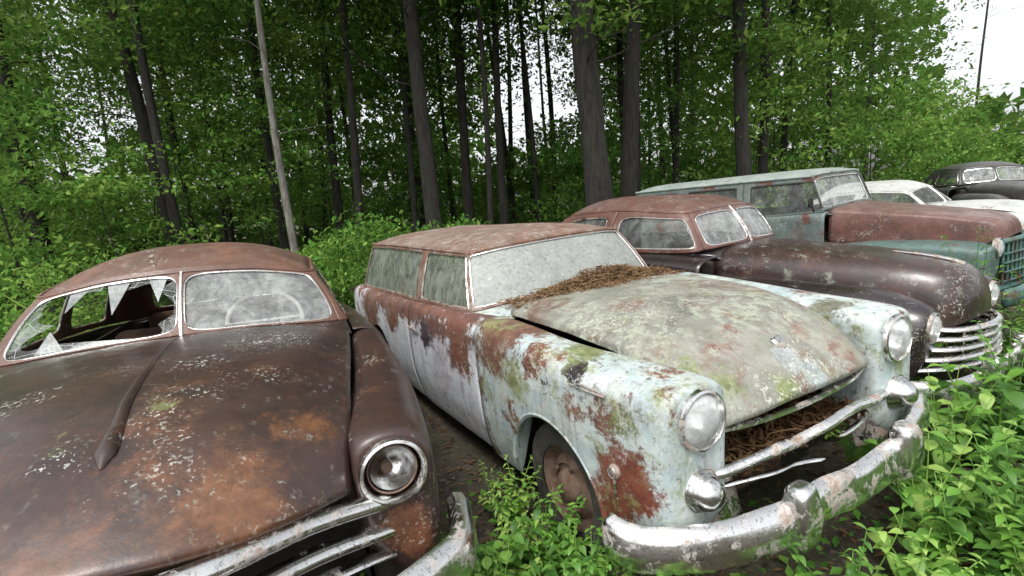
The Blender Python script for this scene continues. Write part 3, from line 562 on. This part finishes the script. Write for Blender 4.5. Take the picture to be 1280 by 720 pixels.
# ============================================================ CAR 4 : boxy utility wagon
G_body=weather('green_grey_paint',(.085,.125,.12),(.15,.18,.165),(.14,.052,.035),(.085,.035,.025),.555,3.0,.04,(.34,.38,.33),.60,9,(.10,.14,.07),.68,.6,streak=.35,rough=.48,seed=12,flake=.5)
G_roof=weather('green_roof_paint',(.22,.28,.26),(.32,.36,.33),(.14,.08,.05),(.10,.06,.04),.62,3.0,.05,(.42,.45,.42),.58,9,(.12,.16,.08),.66,.6,streak=.2,rough=.5,seed=13,updust=.25,flake=.4)
G_hood=weather('red_brown_hood_paint',(.14,.06,.048),(.18,.085,.068),(.11,.042,.03),(.075,.032,.025),.5,2.6,.1,(.34,.36,.31),.61,9,None,.62,.6,streak=.2,rough=.36,rrough=.6,seed=14,updust=.16,flake=.3,coat=.1)
fend4=dict(w=tab((-.78,.80),(0,.84),(.7,.84)),v=tab((-.78,.46),(0,.42),(.7,.38)),zc=tab((-.78,.93),(-.3,.97),(.4,.96),(.7,.92)),h=.12,hi=.05,zo=.32,zi=tab((-.78,.7),(.7,.6)))
G_teal=weather('teal_fender_paint',(.06,.12,.11),(.10,.16,.145),(.13,.05,.034),(.08,.034,.025),.57,3.0,.04,(.34,.38,.33),.60,9,(.08,.14,.08),.66,.6,streak=.3,rough=.45,seed=22,flake=.5)
spec4=dict(q=(4.703,5.919,-.933,.03,.019,.03),name='parked_wagon',label='faded green boxy wagon with a rusty red hood',cat='station wagon',
 mats=dict(fender=G_teal,side=G_body,hood=G_hood,roof=G_roof,cabin=G_body),fender=fend4,fx=(-.74,.50,.70),fp=4.5,fn=4,
 side=dict(w=tab((-3.6,.76),(-2,.79),(-.74,.77)),zt=tab((-3.6,1.28),(-1.8,1.28),(-.9,1.31),(-.74,1.32)),yb=tab((-3.6,.70),(-1.8,.735),(-.9,.70),(-.74,.62)),zo=.36),
 house=([((-.76,0,1.36),(-.90,0,1.76)),((-.77,.36,1.355),(-.91,.36,1.76)),((-.80,.665,1.335),(-.94,.62,1.745)),((-.86,.70,1.32),(-.99,.645,1.74)),((-1.75,.735,1.28),(-1.75,.67,1.745)),((-2.65,.735,1.28),(-2.65,.67,1.745)),((-3.45,.725,1.28),(-3.42,.66,1.74)),((-3.53,.6,1.28),(-3.49,.57,1.74)),((-3.55,0,1.28),(-3.5,0,1.74))],1.82,(-3.0,-1.4),.006,20),
 panels=[(-2.1,2.1,(-1.9,1.9,.07,.88),(M_dusty,'windshield',None)),(2.1,4,(2.7,3.88,.06,.85),(M_clear,'side_window',None)),(4,5,(4.1,4.9,.06,.85),(M_clear,'side_window',None)),(5,6.2,(5.08,5.9,.06,.85),(M_mossy,'side_window',None)),(6.2,8,(6.9,7.9,.1,.8),(M_clear,'rear_window',None))],
 arches=[(.0,.37,.39),(-2.64,.37,.39)],track=.70,wr=.34,xdoor=[-.74,-1.75],xend=-3.58,head=(.71,.52,.90,.085),hmat=M_chrome2,pw=4,railr=.018,trimmat=M_rubber,
 hood=[[(-.76,0,1.36),(-.76,.27,1.357),(-.76,.54,1.34),(-.76,.605,1.27),(-.76,.62,.95)],[(-.4,0,1.315),(-.4,.25,1.312),(-.4,.49,1.295),(-.4,.545,1.22),(-.4,.55,.92)],[(.1,0,1.25),(.1,.22,1.247),(.1,.43,1.23),(.1,.475,1.16),(.1,.48,.9)],[(.50,0,1.185),(.50,.20,1.182),(.50,.38,1.165),(.49,.425,1.10),(.485,.43,.86)],[(.66,0,1.14),(.658,.18,1.137),(.65,.35,1.12),(.635,.40,1.06),(.63,.41,.84)],[(.72,0,1.07),(.718,.18,1.067),(.71,.34,1.05),(.695,.39,1.0),(.69,.40,.83)],[(.74,0,.96),(.738,.18,.96),(.73,.33,.95),(.71,.38,.92),(.70,.39,.82)]],
 cowl=[[(-.72,0,1.34),(-.72,.3,1.33),(-.72,.62,1.28)],[(-.8,0,1.35),(-.8,.33,1.345),(-.83,.68,1.31)],[(-.95,0,1.35),(-.95,.33,1.345),(-.95,.69,1.31)]],
 tail=[[(-3.56,0,1.28),(-3.56,.36,1.28),(-3.52,.72,1.28)],[(-3.6,0,.9),(-3.6,.36,.9),(-3.57,.75,.9)],[(-3.6,0,.4),(-3.6,.36,.4),(-3.57,.74,.4)]],wagon=True,bayz=.85)
E4,H4,_=car(spec4)
G_gr=weather('green_grille_paint',(.04,.12,.105),(.08,.16,.14),(.12,.05,.03),(.07,.03,.022),.56,6,.05,(.3,.34,.3),.6,9,None,.6,.6,seed=2)
gg=[]
for i in range(11):
    y=-.40+i*.08; x=.80-.25*abs(y)**1.3
    gg.append(tube([(x,y,.50),(x-.0,y,.92)],.013,8))
for z in (.55,.64,.73,.82): gg.append(tube([(.82-.25*abs(y)**1.3,y,z) for y in np.linspace(-.43,.43,15)],.010,8))
gg.append(tube([(.80-.25*abs(y)**1.3,y,.94) for y in np.linspace(-.45,.45,15)],.028,8)); gg.append(tube([(.80-.25*abs(y)**1.3,y,.48) for y in np.linspace(-.56,.56,15)],.028,8))
add('grille',*J(*gg),G_gr,E4)
bumper(E4,[(.80,-.78,.45),(.87,-.5,.45),(.90,0,.45),(.87,.5,.45),(.80,.78,.45)],mat=G_gr)
add('door_mirror',*J(tube([(-.85,-.78,1.33),(-.82,-.90,1.42)],.008),lathe([(.001,.01),(.05,.008),(.055,-.01),(.001,-.015)],(-.82,-.92,1.45))),M_dark,E4)
# ============================================================ CAR 5, 6 distant
L_body=weather('white_paint',(.46,.48,.46),(.58,.59,.56),(.2,.1,.06),(.12,.05,.03),.62,3,.05,(.4,.42,.36),.62,9,None,.6,.6,streak=.4,rough=.45,seed=15,updust=.2,flake=.4)
s5=dict(spec1); s5.update(q=(8.0,8.6,-.93,0,0,0),label='off-white old sedan parked beyond the green wagon',mats=dict(fender=L_body,side=L_body,hood=L_body,roof=L_body),hmode={})
s5['panels']=[(a,b,h,(M_clear,k[1],None)) for a,b,h,k in spec1['panels']]
E5,H5,_=car(s5); bumper(E5,[(.50,-.93,.50),(.70,-.84,.5),(.86,-.5,.50),(.92,0,.49),(.86,.5,.50),(.70,.84,.5),(.50,.93,.50)])
add('windshield_divider',*tube(H5.P(np.zeros(8),np.linspace(0,1,8),-.008),.012,6),M_chrome,E5)
K_body=weather('black_paint',(.03,.032,.035),(.06,.058,.056),(.12,.06,.04),(.07,.03,.02),.60,3,.05,(.35,.36,.34),.62,9,None,.6,.6,rough=.35,seed=17,updust=.15)
s6=dict(spec3); s6.update(q=(10.2,10.6,-1.9,.15,0,0),label='dark rounded old sedan at the edge of the clearing',mats=dict(fender=K_body,side=K_body,hood=K_body,roof=K_body))
E6,H6,_=car(s6); bumper(E6,[(.35,-.96,.42),(.62,-.93,.42),(.85,-.75,.42),(.96,-.35,.42),(.98,0,.42),(.96,.35,.42),(.85,.75,.42),(.62,.93,.42),(.35,.96,.42)])
add('grille',*J(*gr),M_chrome2,E6)
# ============================================================ ground
def gh(x,y):
    return .03*noise.noise(Vector((x*.6,y*.6,0)))+ .02*noise.noise(Vector((x*2.3,y*2.3,4)))
mg,nt=newmat('forest_soil'); b=NB(nt); tc=b.n('ShaderNodeTexCoord'); v=tc.outputs['Object']
c=b.mix(b.ramp(b.noise(v,3,10,.75),.35,.65),(.03,.023,.016),(.078,.06,.042))
c=b.mix(b.ramp(b.noise(v,28,8,.8,.5),.52,.62),c,(.15,.12,.085)); c=b.mix(b.ramp(b.noise(v,1.1,8,.7),.48,.66,0,.6),c,(.045,.068,.02))
p=b.n('ShaderNodeBsdfPrincipled'); b.l(c,p.inputs['Base Color']); p.inputs['Roughness'].default_value=.95
bp=b.n('ShaderNodeBump'); bp.inputs['Strength'].default_value=.9; bp.inputs['Distance'].default_value=.03; b.l(b.noise(v,22,10,.8),bp.inputs['Height']); b.l(bp.outputs[0],p.inputs['Normal'])
o=b.n('ShaderNodeOutputMaterial'); b.l(p.outputs[0],o.inputs[0])
gx=np.concatenate([np.linspace(-150,-12,12),np.linspace(-11,14,110),np.linspace(16,150,12)]); gy=np.concatenate([np.linspace(-60,-2,8),np.linspace(-1,15,90),np.linspace(17,200,14)])
A=np.array([[(x,y,gh(x,y)) for y in gy] for x in gx]); g=add('ground',*gridm(A),mg,sharp=0); g['kind']='structure'; g['label']='dark forest soil with leaf litter'; g['category']='ground'
# ============================================================ vegetation
def leaf_quads(C,size,rng,asp=.5,up=.3):
    n=len(C); e=rng.normal(size=(n,3)); e[:,2]*=.5; nrm=rng.normal(size=(n,3))*.7; nrm[:,2]+=up*3
    u=np.cross(nrm,e); u/=np.linalg.norm(u,axis=1)[:,None]; w=np.cross(nrm,u); w/=np.linalg.norm(w,axis=1)[:,None]
    s=size*rng.uniform(.55,1.45,n)[:,None]; nn=nrm/np.linalg.norm(nrm,axis=1)[:,None]
    V=np.stack([C-u*s,C+w*s*asp+nn*s*.12,C+u*s-nn*s*.1,C-w*s*asp+nn*s*.12],1).reshape(-1,3)
    F=[(4*i,4*i+1,4*i+2,4*i+3) for i in range(n)]; return V,F
def crown_pts(rng,ncl,nl,rx,rz,zc,spread):
    P=[]
    for i in range(ncl):
        d=rng.normal(size=3); d/=np.linalg.norm(d); r=rng.uniform(.35,1)**.6
        c=np.array([d[0]*rx*r,d[1]*rx*r,zc+d[2]*rz*r]); k=int(nl*rng.uniform(.5,1.5))
        P.append(c+rng.normal(size=(k,3))*np.array([spread,spread,spread*.35]))
    return np.concatenate(P)
M_leafA=leafmat('tree_leaves',(.035,.09,.02),(.09,.19,.04),(.23,.35,.075),.48,cheap=True)
M_leafB=leafmat('understory_leaves',(.028,.08,.018),(.095,.215,.04),(.26,.40,.09),.42,cheap=True)
M_leafC=leafmat('weed_leaves',(.05,.14,.022),(.15,.33,.05),(.35,.51,.12),.36,.45)
M_leafG=leafmat('groundcover_leaves',(.03,.10,.018),(.10,.23,.04),(.23,.38,.085),.3,cheap=True)
M_litter=leafmat('dead_leaves',(.06,.035,.018),(.14,.085,.045),(.24,.16,.09),.1,.85,cheap=True)
def barkmat(name,c1,c2,green):
    m,nt=newmat(name); b=NB(nt); tc=b.n('ShaderNodeTexCoord'); v=tc.outputs['Object']
    n=b.noise(b.mapping(v,(9,9,1.6)),2.0,10,.75,.5); c=b.mix(b.ramp(n,.38,.62),c1,c2); c=b.mix(b.ramp(b.noise(v,2.2,8,.75),.5,.65,0,.5),c,green)
    p=b.n('ShaderNodeBsdfPrincipled'); b.l(c,p.inputs['Base Color']); p.inputs['Roughness'].default_value=.95
    bp=b.n('ShaderNodeBump'); bp.inputs['Strength'].default_value=.9; bp.inputs['Distance'].default_value=.03; b.l(n,bp.inputs['Height']); b.l(bp.outputs[0],p.inputs['Normal'])
    o=b.n('ShaderNodeOutputMaterial'); b.l(p.outputs[0],o.inputs[0]); return m
M_bark=barkmat('dark_bark',(.008,.007,.006),(.032,.027,.022),(.026,.034,.018)); M_bark2=barkmat('pale_bark',(.07,.065,.055),(.2,.19,.165),(.10,.13,.08))
crowns=[]
for k in range(5):
    rng=np.random.default_rng(50+k); C=crown_pts(rng,92,60,2.9,3.3,0,.40); V,F=leaf_quads(C,.070,rng)
    me=bpy.data.meshes.new('crown'); me.from_pydata(V.tolist(),[],F); me.materials.append(M_leafA); crowns.append(me)
saps=[]
for k in range(5):
    rng=np.random.default_rng(70+k); C=crown_pts(rng,46,55,1.35,1.7,0,.24); V,F=leaf_quads(C,.050,rng)
    me=bpy.data.meshes.new('crown'); me.from_pydata(V.tolist(),[],F); me.materials.append(M_leafB); saps.append(me)
def tree(x,y,r,h=14,lean=(0,0),bark=None,kind='tree',zc=7.5,rng=random,label=None,cs=1.0,nc=2):
    E=bpy.data.objects.new(kind,None); COL.objects.link(E); E.location=(x,y,gh(x,y)-.05)
    k=9; P=[]; ph=rng.uniform(0,6); wv=rng.uniform(.15,.35) if kind=='tree' else .05
    for i in range(k):
        t=i/(k-1); P.append((lean[0]*t*h+wv*math.sin(ph+t*5)*t,lean[1]*t*h+wv*math.cos(ph+t*4)*t,t*h))
    P=crn(P,26); R=np.interp(np.linspace(0,1,26),[0,.03,.12,1],[r*1.5,r*1.15,r,r*.25])
    ps=[tube(P,R,12)]
    for i in range(13):
        t=rng.uniform(.27,.92); a=rng.uniform(0,2*math.pi); p=P[int(t*25)]; L=rng.uniform(.6,2.0)*h/14; rr=min(r,.13)*.22*(1-t*.6)
        q=crn([p,p+np.array([math.cos(a)*L*.4,math.sin(a)*L*.4,L*.12]),p+np.array([math.cos(a+.3)*L,math.sin(a+.3)*L,L*rng.uniform(-.05,.6)])],9)
        ps.append(tube(q,np.linspace(rr,rr*.2,9),6))
        for sgn in (-1,1):
            q2=crn([q[5],q[5]+np.array([math.cos(a+sgn*.8)*L*.3,math.sin(a+sgn*.8)*L*.3,L*.05]),q[5]+np.array([math.cos(a+sgn)*L*.6,math.sin(a+sgn)*L*.6,L*.02])],6)
            ps.append(tube(q2,np.linspace(rr*.4,rr*.08,6),5))
    V,F=J(*ps); V=dent(V,r*.12,3,x)
    add('trunk',V,F,bark or M_bark,E,sharp=0)
    lst=crowns if kind=='tree' else saps
    for j in range(nc if kind=='tree' else 1):
        me=lst[rng.randrange(len(lst))]; c=bpy.data.objects.new('crown',me); COL.objects.link(c); c.parent=E
        zz=zc+j*4.2; c.location=(lean[0]*zz,lean[1]*zz,zz); c.rotation_euler=(0,0,rng.uniform(0,6.28)); s=cs*rng.uniform(.85,1.2); c.scale=(s,s,s*rng.uniform(.85,1.1))
    E['label']=label or ('tall slim forest tree with dark bark and airy crown' if kind=='tree' else 'young leafy understory tree in the woods'); E['category']='tree'; E['group']='forest trees' if kind=='tree' else 'understory trees'
    return E
rr=random.Random(11)
def gap(x,y):
    a=x/y; return (-.84<a<-.71) or (-.01<a<.16) or (a>.80)
main=[(1.75,9.6,.24,(-.03,0)),(2.35,10.6,.17,(.05,0)),(-1.35,10.2,.15,(-.01,0)),(-.05,12,.09,(0,0)),(-.9,13,.12,(.01,0)),(5.1,11.3,.15,(-.03,.0)),(5.9,12.5,.11,(.02,0)),(4.1,13,.08,(0,0)),(-7.2,11.5,.13,(-.03,0)),(-6.2,10.3,.09,(-.05,0)),(-9.5,11,.14,(.01,0)),(3.2,14,.10,(0,0)),(-4.2,13.5,.11,(.02,0)),(-2.4,15,.12,(0,0)),(9.3,15.5,.08,(-.02,0)),(-3.2,11.5,.09,(.02,0)),(7.6,14.8,.09,(.03,0)),(-5.2,12.5,.08,(-.02,0)),(.8,13.2,.06,(-.02,0)),(-2.2,12.6,.07,(.02,0)),(-.4,11.0,.06,(.03,0)),(2.9,12.2,.09,(.04,0))]
for x,y,r,ln in main: tree(x,y,r,14,ln,zc=(12.5 if gap(x,y) else rr.uniform(6.8,8.2)),rng=rr)
tree(-3.55,9.0,.065,11,(-.03,0),M_bark2,zc=8.8,rng=rr,nc=1,label='slim pale-barked tree behind the parked cars')
for i in range(36):
    y=rr.uniform(15,28); x=rr.uniform(-1.1,1.0)*y
    g_=gap(x,y)
    if g_ and x>0 and x/y>.8 and rr.random()<.6: continue
    tree(x,y,rr.uniform(.06,.13),16,(rr.uniform(-.05,.05),0),zc=(15 if g_ else rr.uniform(5.8,8.6)),rng=rr,nc=1 if g_ else 2)
for i in range(44):
    y=rr.uniform(12.5,21); x=rr.uniform(-1.1,.95)*y
    if gap(x,y): h=rr.uniform(1.8,2.6)
    else: h=rr.uniform(2.4,5.2)
    if x>6 and y<15: y+=5
    tree(x,y,.025,h,(rr.uniform(-.08,.08),0),zc=h*.75,kind='sapling',rng=rr,cs=rr.uniform(.85,1.5))
for x,y,h in ((-9.0,9.2,4.4),(-10.2,10.5,5.5),(-8.1,8.8,3.0),(-6.9,9.4,2.2),(9.2,13.6,3.0),(6.6,13.2,4.4),(-4.9,11.5,4.2)): tree(x,y,.025,h,(0,0),zc=h*.75,kind='sapling',rng=rr,cs=1.25)
bush=[]
for k in range(6):
    rng=np.random.default_rng(90+k); C=crown_pts(rng,38,60,.72,.5,.52,.15); C[:,2]=np.abs(C[:,2])+.03; V,F=leaf_quads(C,.030 if k%2 else .042,rng)
    st=[tube(crn([(0,0,-.05),(rng.normal()*.15,rng.normal()*.15,.4),(rng.normal()*.35,rng.normal()*.35,.9)],7),np.linspace(.012,.003,7),5) for _ in range(9)]
    V2,F2=J((V,F),*st); me=bpy.data.meshes.new('bush'); me.from_pydata(V2.tolist(),[],F2); me.materials.append(M_leafB); bush.append(me)
def place(me,name,x,y,s,rng,label,cat,group,z=None,rz=None):
    o=bpy.data.objects.new(name,me); COL.objects.link(o); o.location=(x,y,(gh(x,y) if z is None else z)); o.rotation_euler=(rng.uniform(-.15,.15),rng.uniform(-.15,.15),rng.uniform(0,6.28)); o.scale=(s*rng.uniform(.85,1.15),s,s*rng.uniform(.8,1.25))
    o['label']=label;o['category']=cat;o['group']=group; return o
bp_=[]
for i in range(50):
    y=rr.uniform(7.5,14.5); x=rr.uniform(-1.15,.2)*y
    if noise.noise(Vector((x*.5,y*.5,9)))<-.15: continue
    bp_.append((x,y,rr.uniform(.5,1.35)))
for i in range(22):
    y=rr.uniform(10.5,17); x=rr.uniform(.15,1.0)*y
    if x>5: y+=3
    bp_.append((x,y,rr.uniform(.8,1.6)))
bp_+=[(-4.6,5.6,1.2),(-5.4,6.4,1.35),(-4.3,6.8,1.2),(-3.6,7.4,1.1),(-1.9,7.4,1.3),(-1.5,7.9,1.3),(-5.2,4.6,1.0),(-2.6,8.0,1.1),(-.9,8.6,1.1)]
for x,y,s in bp_:
    place(bush[rr.randrange(6)],'bush',x,y,s,rr,'leafy green bush at the forest edge','bush','undergrowth bushes')
def blade_leaf(base,dirv,L,W,rng,droop=.35):
    d=np.array(dirv,float); d/=np.linalg.norm(d); side=np.cross(d,[0,0,1]); side/=np.linalg.norm(side)+1e-6; up=np.cross(side,d)
    V=[];ts=[0,.25,.5,.75,1]; ws=[.12,.85,1,.62,0]
    for t,w in zip(ts,ws):
        c=base+d*L*t-np.array([0,0,1])*droop*L*t*t
        V+= [c-side*W*w+up*W*.25*w,c,c+side*W*w+up*W*.25*w]
    F=[]
    for i in range(4):
        a=3*i; F+=[(a,a+1,a+4,a+3),(a+1,a+2,a+5,a+4)]
    return np.array(V),F
weeds=[]
for k in range(12):
    rng=np.random.default_rng(200+k); ps=[]; ns=int(rng.integers(4,9)); tall=k>=9
    for s_ in range(ns):
        a=rng.uniform(0,6.28); H_=rng.uniform(.2,.5) if not tall else rng.uniform(.5,.8); sp=rng.uniform(.05,.26)
        nj=11 if not tall else 17
        st=crn([(0+rng.normal()*.06,0+rng.normal()*.06,-.02),(math.cos(a)*sp*.4,math.sin(a)*sp*.4,H_*.55),(math.cos(a)*sp,math.sin(a)*sp,H_)],nj)
        ps.append(tube(st,np.linspace(.0035,.0015,nj),5))
        for j in range(2,nj,1 if k>=3 else 2):
            az=rng.uniform(0,.6)+(j%4)*.8
            for q in (0,math.pi):
                if rng.uniform()<.15: continue
                L=(rng.uniform(.05,.11) if k>=3 else rng.uniform(.10,.15))*(1-.05*j*11/nj); ps.append(blade_leaf(st[j],(math.cos(az+q),math.sin(az+q),rng.uniform(-.1,.7)),L,L*(.34 if k<3 else rng.uniform(.18,.34)),rng,rng.uniform(.2,.7)))
    V,F=J(*ps); me=bpy.data.meshes.new('weed_plant'); me.from_pydata(V.tolist(),[],F); me.polygons.foreach_set('use_smooth',[True]*len(F)); me.materials.append(M_leafC); weeds.append(me)
def incar(x,y,mg_=0):
    for q,x0,x1,w in ((spec2['q'],-4.2,.90,.93),(spec1['q'],-4.3,.92,.93),(spec3['q'],-4.3,1.0,.93),(spec4['q'],-3.7,.95,.85),(s5['q'],-4.2,.9,.9)):
        dx,dy=x-q[0],y-q[1]; c,s=math.cos(q[2]),math.sin(q[2]); lx=dx*c+dy*s; ly=-dx*s+dy*c
        if x0<lx<x1 and abs(ly)<w: return True
    return False
cnt=0
while cnt<52:
    x=rr.uniform(-.32,.62); y=rr.uniform(1.5,3.3)
    if incar(x,y) or math.hypot(x,y)<1.55: continue
    if y>2.3 and rr.random()<.85: continue
    place(weeds[rr.randrange(9)],'weed_plant',x,y,rr.uniform(.45,.85),rr,'bright green leafy weed between two parked cars','plant','weeds around the cars'); cnt+=1
cnt=0
while cnt<190:
    x=rr.uniform(.95,5.4); y=rr.uniform(1.15,5.0)
    if incar(x,y) or math.hypot(x,y)<1.6: continue
    if x<1.3 and y<1.35: continue
    if noise.noise(Vector((x*1.6,y*1.6,3)))<-.22: continue
    s=rr.uniform(.55,1.1)*(1.0 if x<1.7 else (1.2 if x<2.4 else 1.4))
    place(weeds[rr.randrange(9)],'weed_plant',x,y,s,rr,'leafy green weed growing from the soil','plant','weeds around the cars'); cnt+=1
cnt=0
while cnt<34:
    x=rr.uniform(1.5,5.4); y=rr.uniform(1.4,4.6)
    if incar(x,y) or math.hypot(x,y)<2.1: continue
    place(weeds[9+rr.randrange(3)],'weed_plant',x,y,rr.uniform(.7,1.15)*(1.0 if x<3.2 else 1.15),rr,'tall stalky weed with narrow leaves','plant','weeds around the cars'); cnt+=1
cnt=0
while cnt<60:
    x=rr.uniform(3.6,9.5); y=rr.uniform(2.8,9.5)
    if incar(x,y): continue
    place(weeds[rr.randrange(12)],'weed_plant',x,y,rr.uniform(.9,1.35),rr,'tall leafy weed beside the cars','plant','weeds around the cars'); cnt+=1
for x,y,s in ((1.62,2.0,1.1),(1.85,2.25,1.25),(1.5,1.75,1.0),(2.15,2.4,1.2),(3.5,3.0,1.5),(3.9,3.4,1.7),(3.7,3.9,1.5),(4.2,3.8,1.7),(2.3,2.0,1.2),(3.0,2.5,1.5),(2.6,2.2,1.3)):
    if not incar(x,y): place(weeds[rr.randrange(3)],'weed_plant',x,y,s,rr,'tall broad-leaved weed rising against the bumpers','plant','weeds around the cars')
rng=np.random.default_rng(5); n=52000; P=np.stack([rng.uniform(-10,11,n),rng.uniform(1.0,14,n)**1.0,rng.uniform(0,.12,n)],1)
m_=np.array([noise.noise(Vector((p[0]*1.2,p[1]*1.2,7)))>(.18 if (-1.5<p[0]<1.0 and 2.2<p[1]<6) else -.02) for p in P]); P=P[m_]
P[:,2]+=np.array([gh(p[0],p[1]) for p in P]); V,F=leaf_quads(P,.027,rng,.55,.8)
o=add('ground_cover',V,F,M_leafG,smooth=False); o['kind']='stuff';o['label']='low green groundcover plants on the soil';o['category']='ground cover'
n=20000; P=np.stack([rng.uniform(-3,7,n),rng.uniform(1.0,8,n),rng.uniform(.0,.02,n)],1); P[:,2]+=np.array([gh(p[0],p[1]) for p in P]); V,F=leaf_quads(P,.02,rng,.4,1.5)
o=add('leaf_litter',V,F,M_litter,smooth=False); o['kind']='stuff';o['label']='brown dead leaves and twigs on the soil';o['category']='leaf litter'
n=60000; ang=rng.uniform(-1.15,1.15,n); rad_=rng.uniform(29,44,n); z=rng.uniform(0,1,n)**1.3*13
P=np.stack([np.sin(ang)*rad_,np.cos(ang)*rad_,z],1); k=np.array([noise.noise(Vector((p[0]*.22,p[1]*.22,p[2]*.3))) for p in P]); aa=P[:,0]/P[:,1]
gp_=((aa>-.84)&(aa<-.71))|((aa>-.01)&(aa<.16))|(aa>.80)
P=P[(k>(-.2+.035*z-.1))&~(gp_&(z>4.5))]
V,F=leaf_quads(P,.32,rng,.6); o=add('distant_woods',V,F,M_leafA,smooth=False); o['kind']='stuff';o['label']='distant green woodland foliage behind the trees';o['category']='woods'
def pile(name,q,fn,n,label,size=.028,seed=1,asp=.10,twigs=0):
    rng=np.random.default_rng(seed); P=np.array([fn(rng) for _ in range(n)]); V,F=leaf_quads(P,size,rng,asp,.5)
    V2,F2=leaf_quads(P[:n//4],size*.7,rng,.5,.8); ps=[(V,F),(V2,F2)]
    for i in range(twigs):
        c=P[rng.integers(n)]; a=rng.uniform(0,6.28); L=rng.uniform(.05,.13); d=np.array([math.cos(a)*.6,math.sin(a),rng.uniform(-.1,.25)])*L
        ps.append(tube(crn([c-d,c+np.array([0,0,.012]),c+d*1.0+rng.normal(size=3)*.01],5),.0022,4))
    V,F=J(*ps); o=add(name,V,F,M_litter,smooth=False); o.matrix_world=q.matrix_world.copy(); o['label']=label;o['category']='dead leaves'
    return o
def f1(r):
    if r.uniform()<.8: y=max(-.5,min(.66,.14+r.normal()*.25))
    else: y=r.uniform(-.6,.64)
    x=-.70+r.normal()*.075+(abs(r.normal())*.10*math.exp(-((y-.14)/.3)**2)); x=max(x,-.86); hgt=.10*math.exp(-((y-.14)/.36)**2)*math.exp(-((x+.70)/.11)**2)
    return (x,y,1.152-.035*abs(y)+r.uniform(0,hgt+.008))
pile('leaf_pile',E2,f1,4600,'brown needles and twigs heaped below the wagon windshield',twigs=150)
def f2(r):
    y=r.uniform(-.42,.42); x=r.uniform(.47,.78); return (x,y,.56+r.uniform(0,.10)*(1-abs(y)*1.3)+.03)
pile('leaf_pile',E2,f2,2200,'dead leaves piled in the wagon grille opening',seed=2,asp=.25,twigs=50)
# ============================================================ light + camera
w=bpy.data.worlds.new('World'); S.world=w; w.use_nodes=True; nt=w.node_tree; b=NB(nt); bg=nt.nodes['Background']
sky=b.n('ShaderNodeTexSky'); sky.sky_type='NISHITA'; sky.sun_disc=False; sky.sun_elevation=math.radians(58); sky.sun_rotation=math.radians(200); sky.air_density=1.0; sky.dust_density=4; sky.altitude=0
hs=b.n('ShaderNodeHueSaturation'); hs.inputs['Saturation'].default_value=.18; hs.inputs['Value'].default_value=2.1; b.l(sky.outputs[0],hs.inputs['Color']); b.l(hs.outputs[0],bg.inputs[0]); bg.inputs[1].default_value=.15
L=bpy.data.lights.new('sun','SUN'); L.energy=1.5; L.angle=math.radians(10); L.color=(1,.97,.92); lo=bpy.data.objects.new('sun',L); COL.objects.link(lo)
el,az=math.radians(58),math.radians(200); dv=Vector((math.sin(az)*math.cos(el),math.cos(az)*math.cos(el),math.sin(el))); lo.rotation_euler=dv.to_track_quat('Z','Y').to_euler()
H_,p_,r_,f_=1.6949,.1614,-.0722,664.65
fw=Vector((0,math.cos(p_),-math.sin(p_)));up=Vector((0,math.sin(p_),math.cos(p_)));rt=Vector((1,0,0))
r2=rt*math.cos(r_)+up*math.sin(r_);u2=-rt*math.sin(r_)+up*math.cos(r_)
cam=bpy.data.cameras.new('camera'); co=bpy.data.objects.new('camera',cam); COL.objects.link(co)
M=Matrix((r2,u2,-fw)).transposed().to_4x4(); M.translation=(0,0,H_); co.matrix_world=M
cam.sensor_width=36; cam.lens=f_/1280*36; cam.clip_start=.05; cam.clip_end=600; S.camera=co
S.view_settings.view_transform='Standard'; S.view_settings.look='None'; S.view_settings.exposure=0
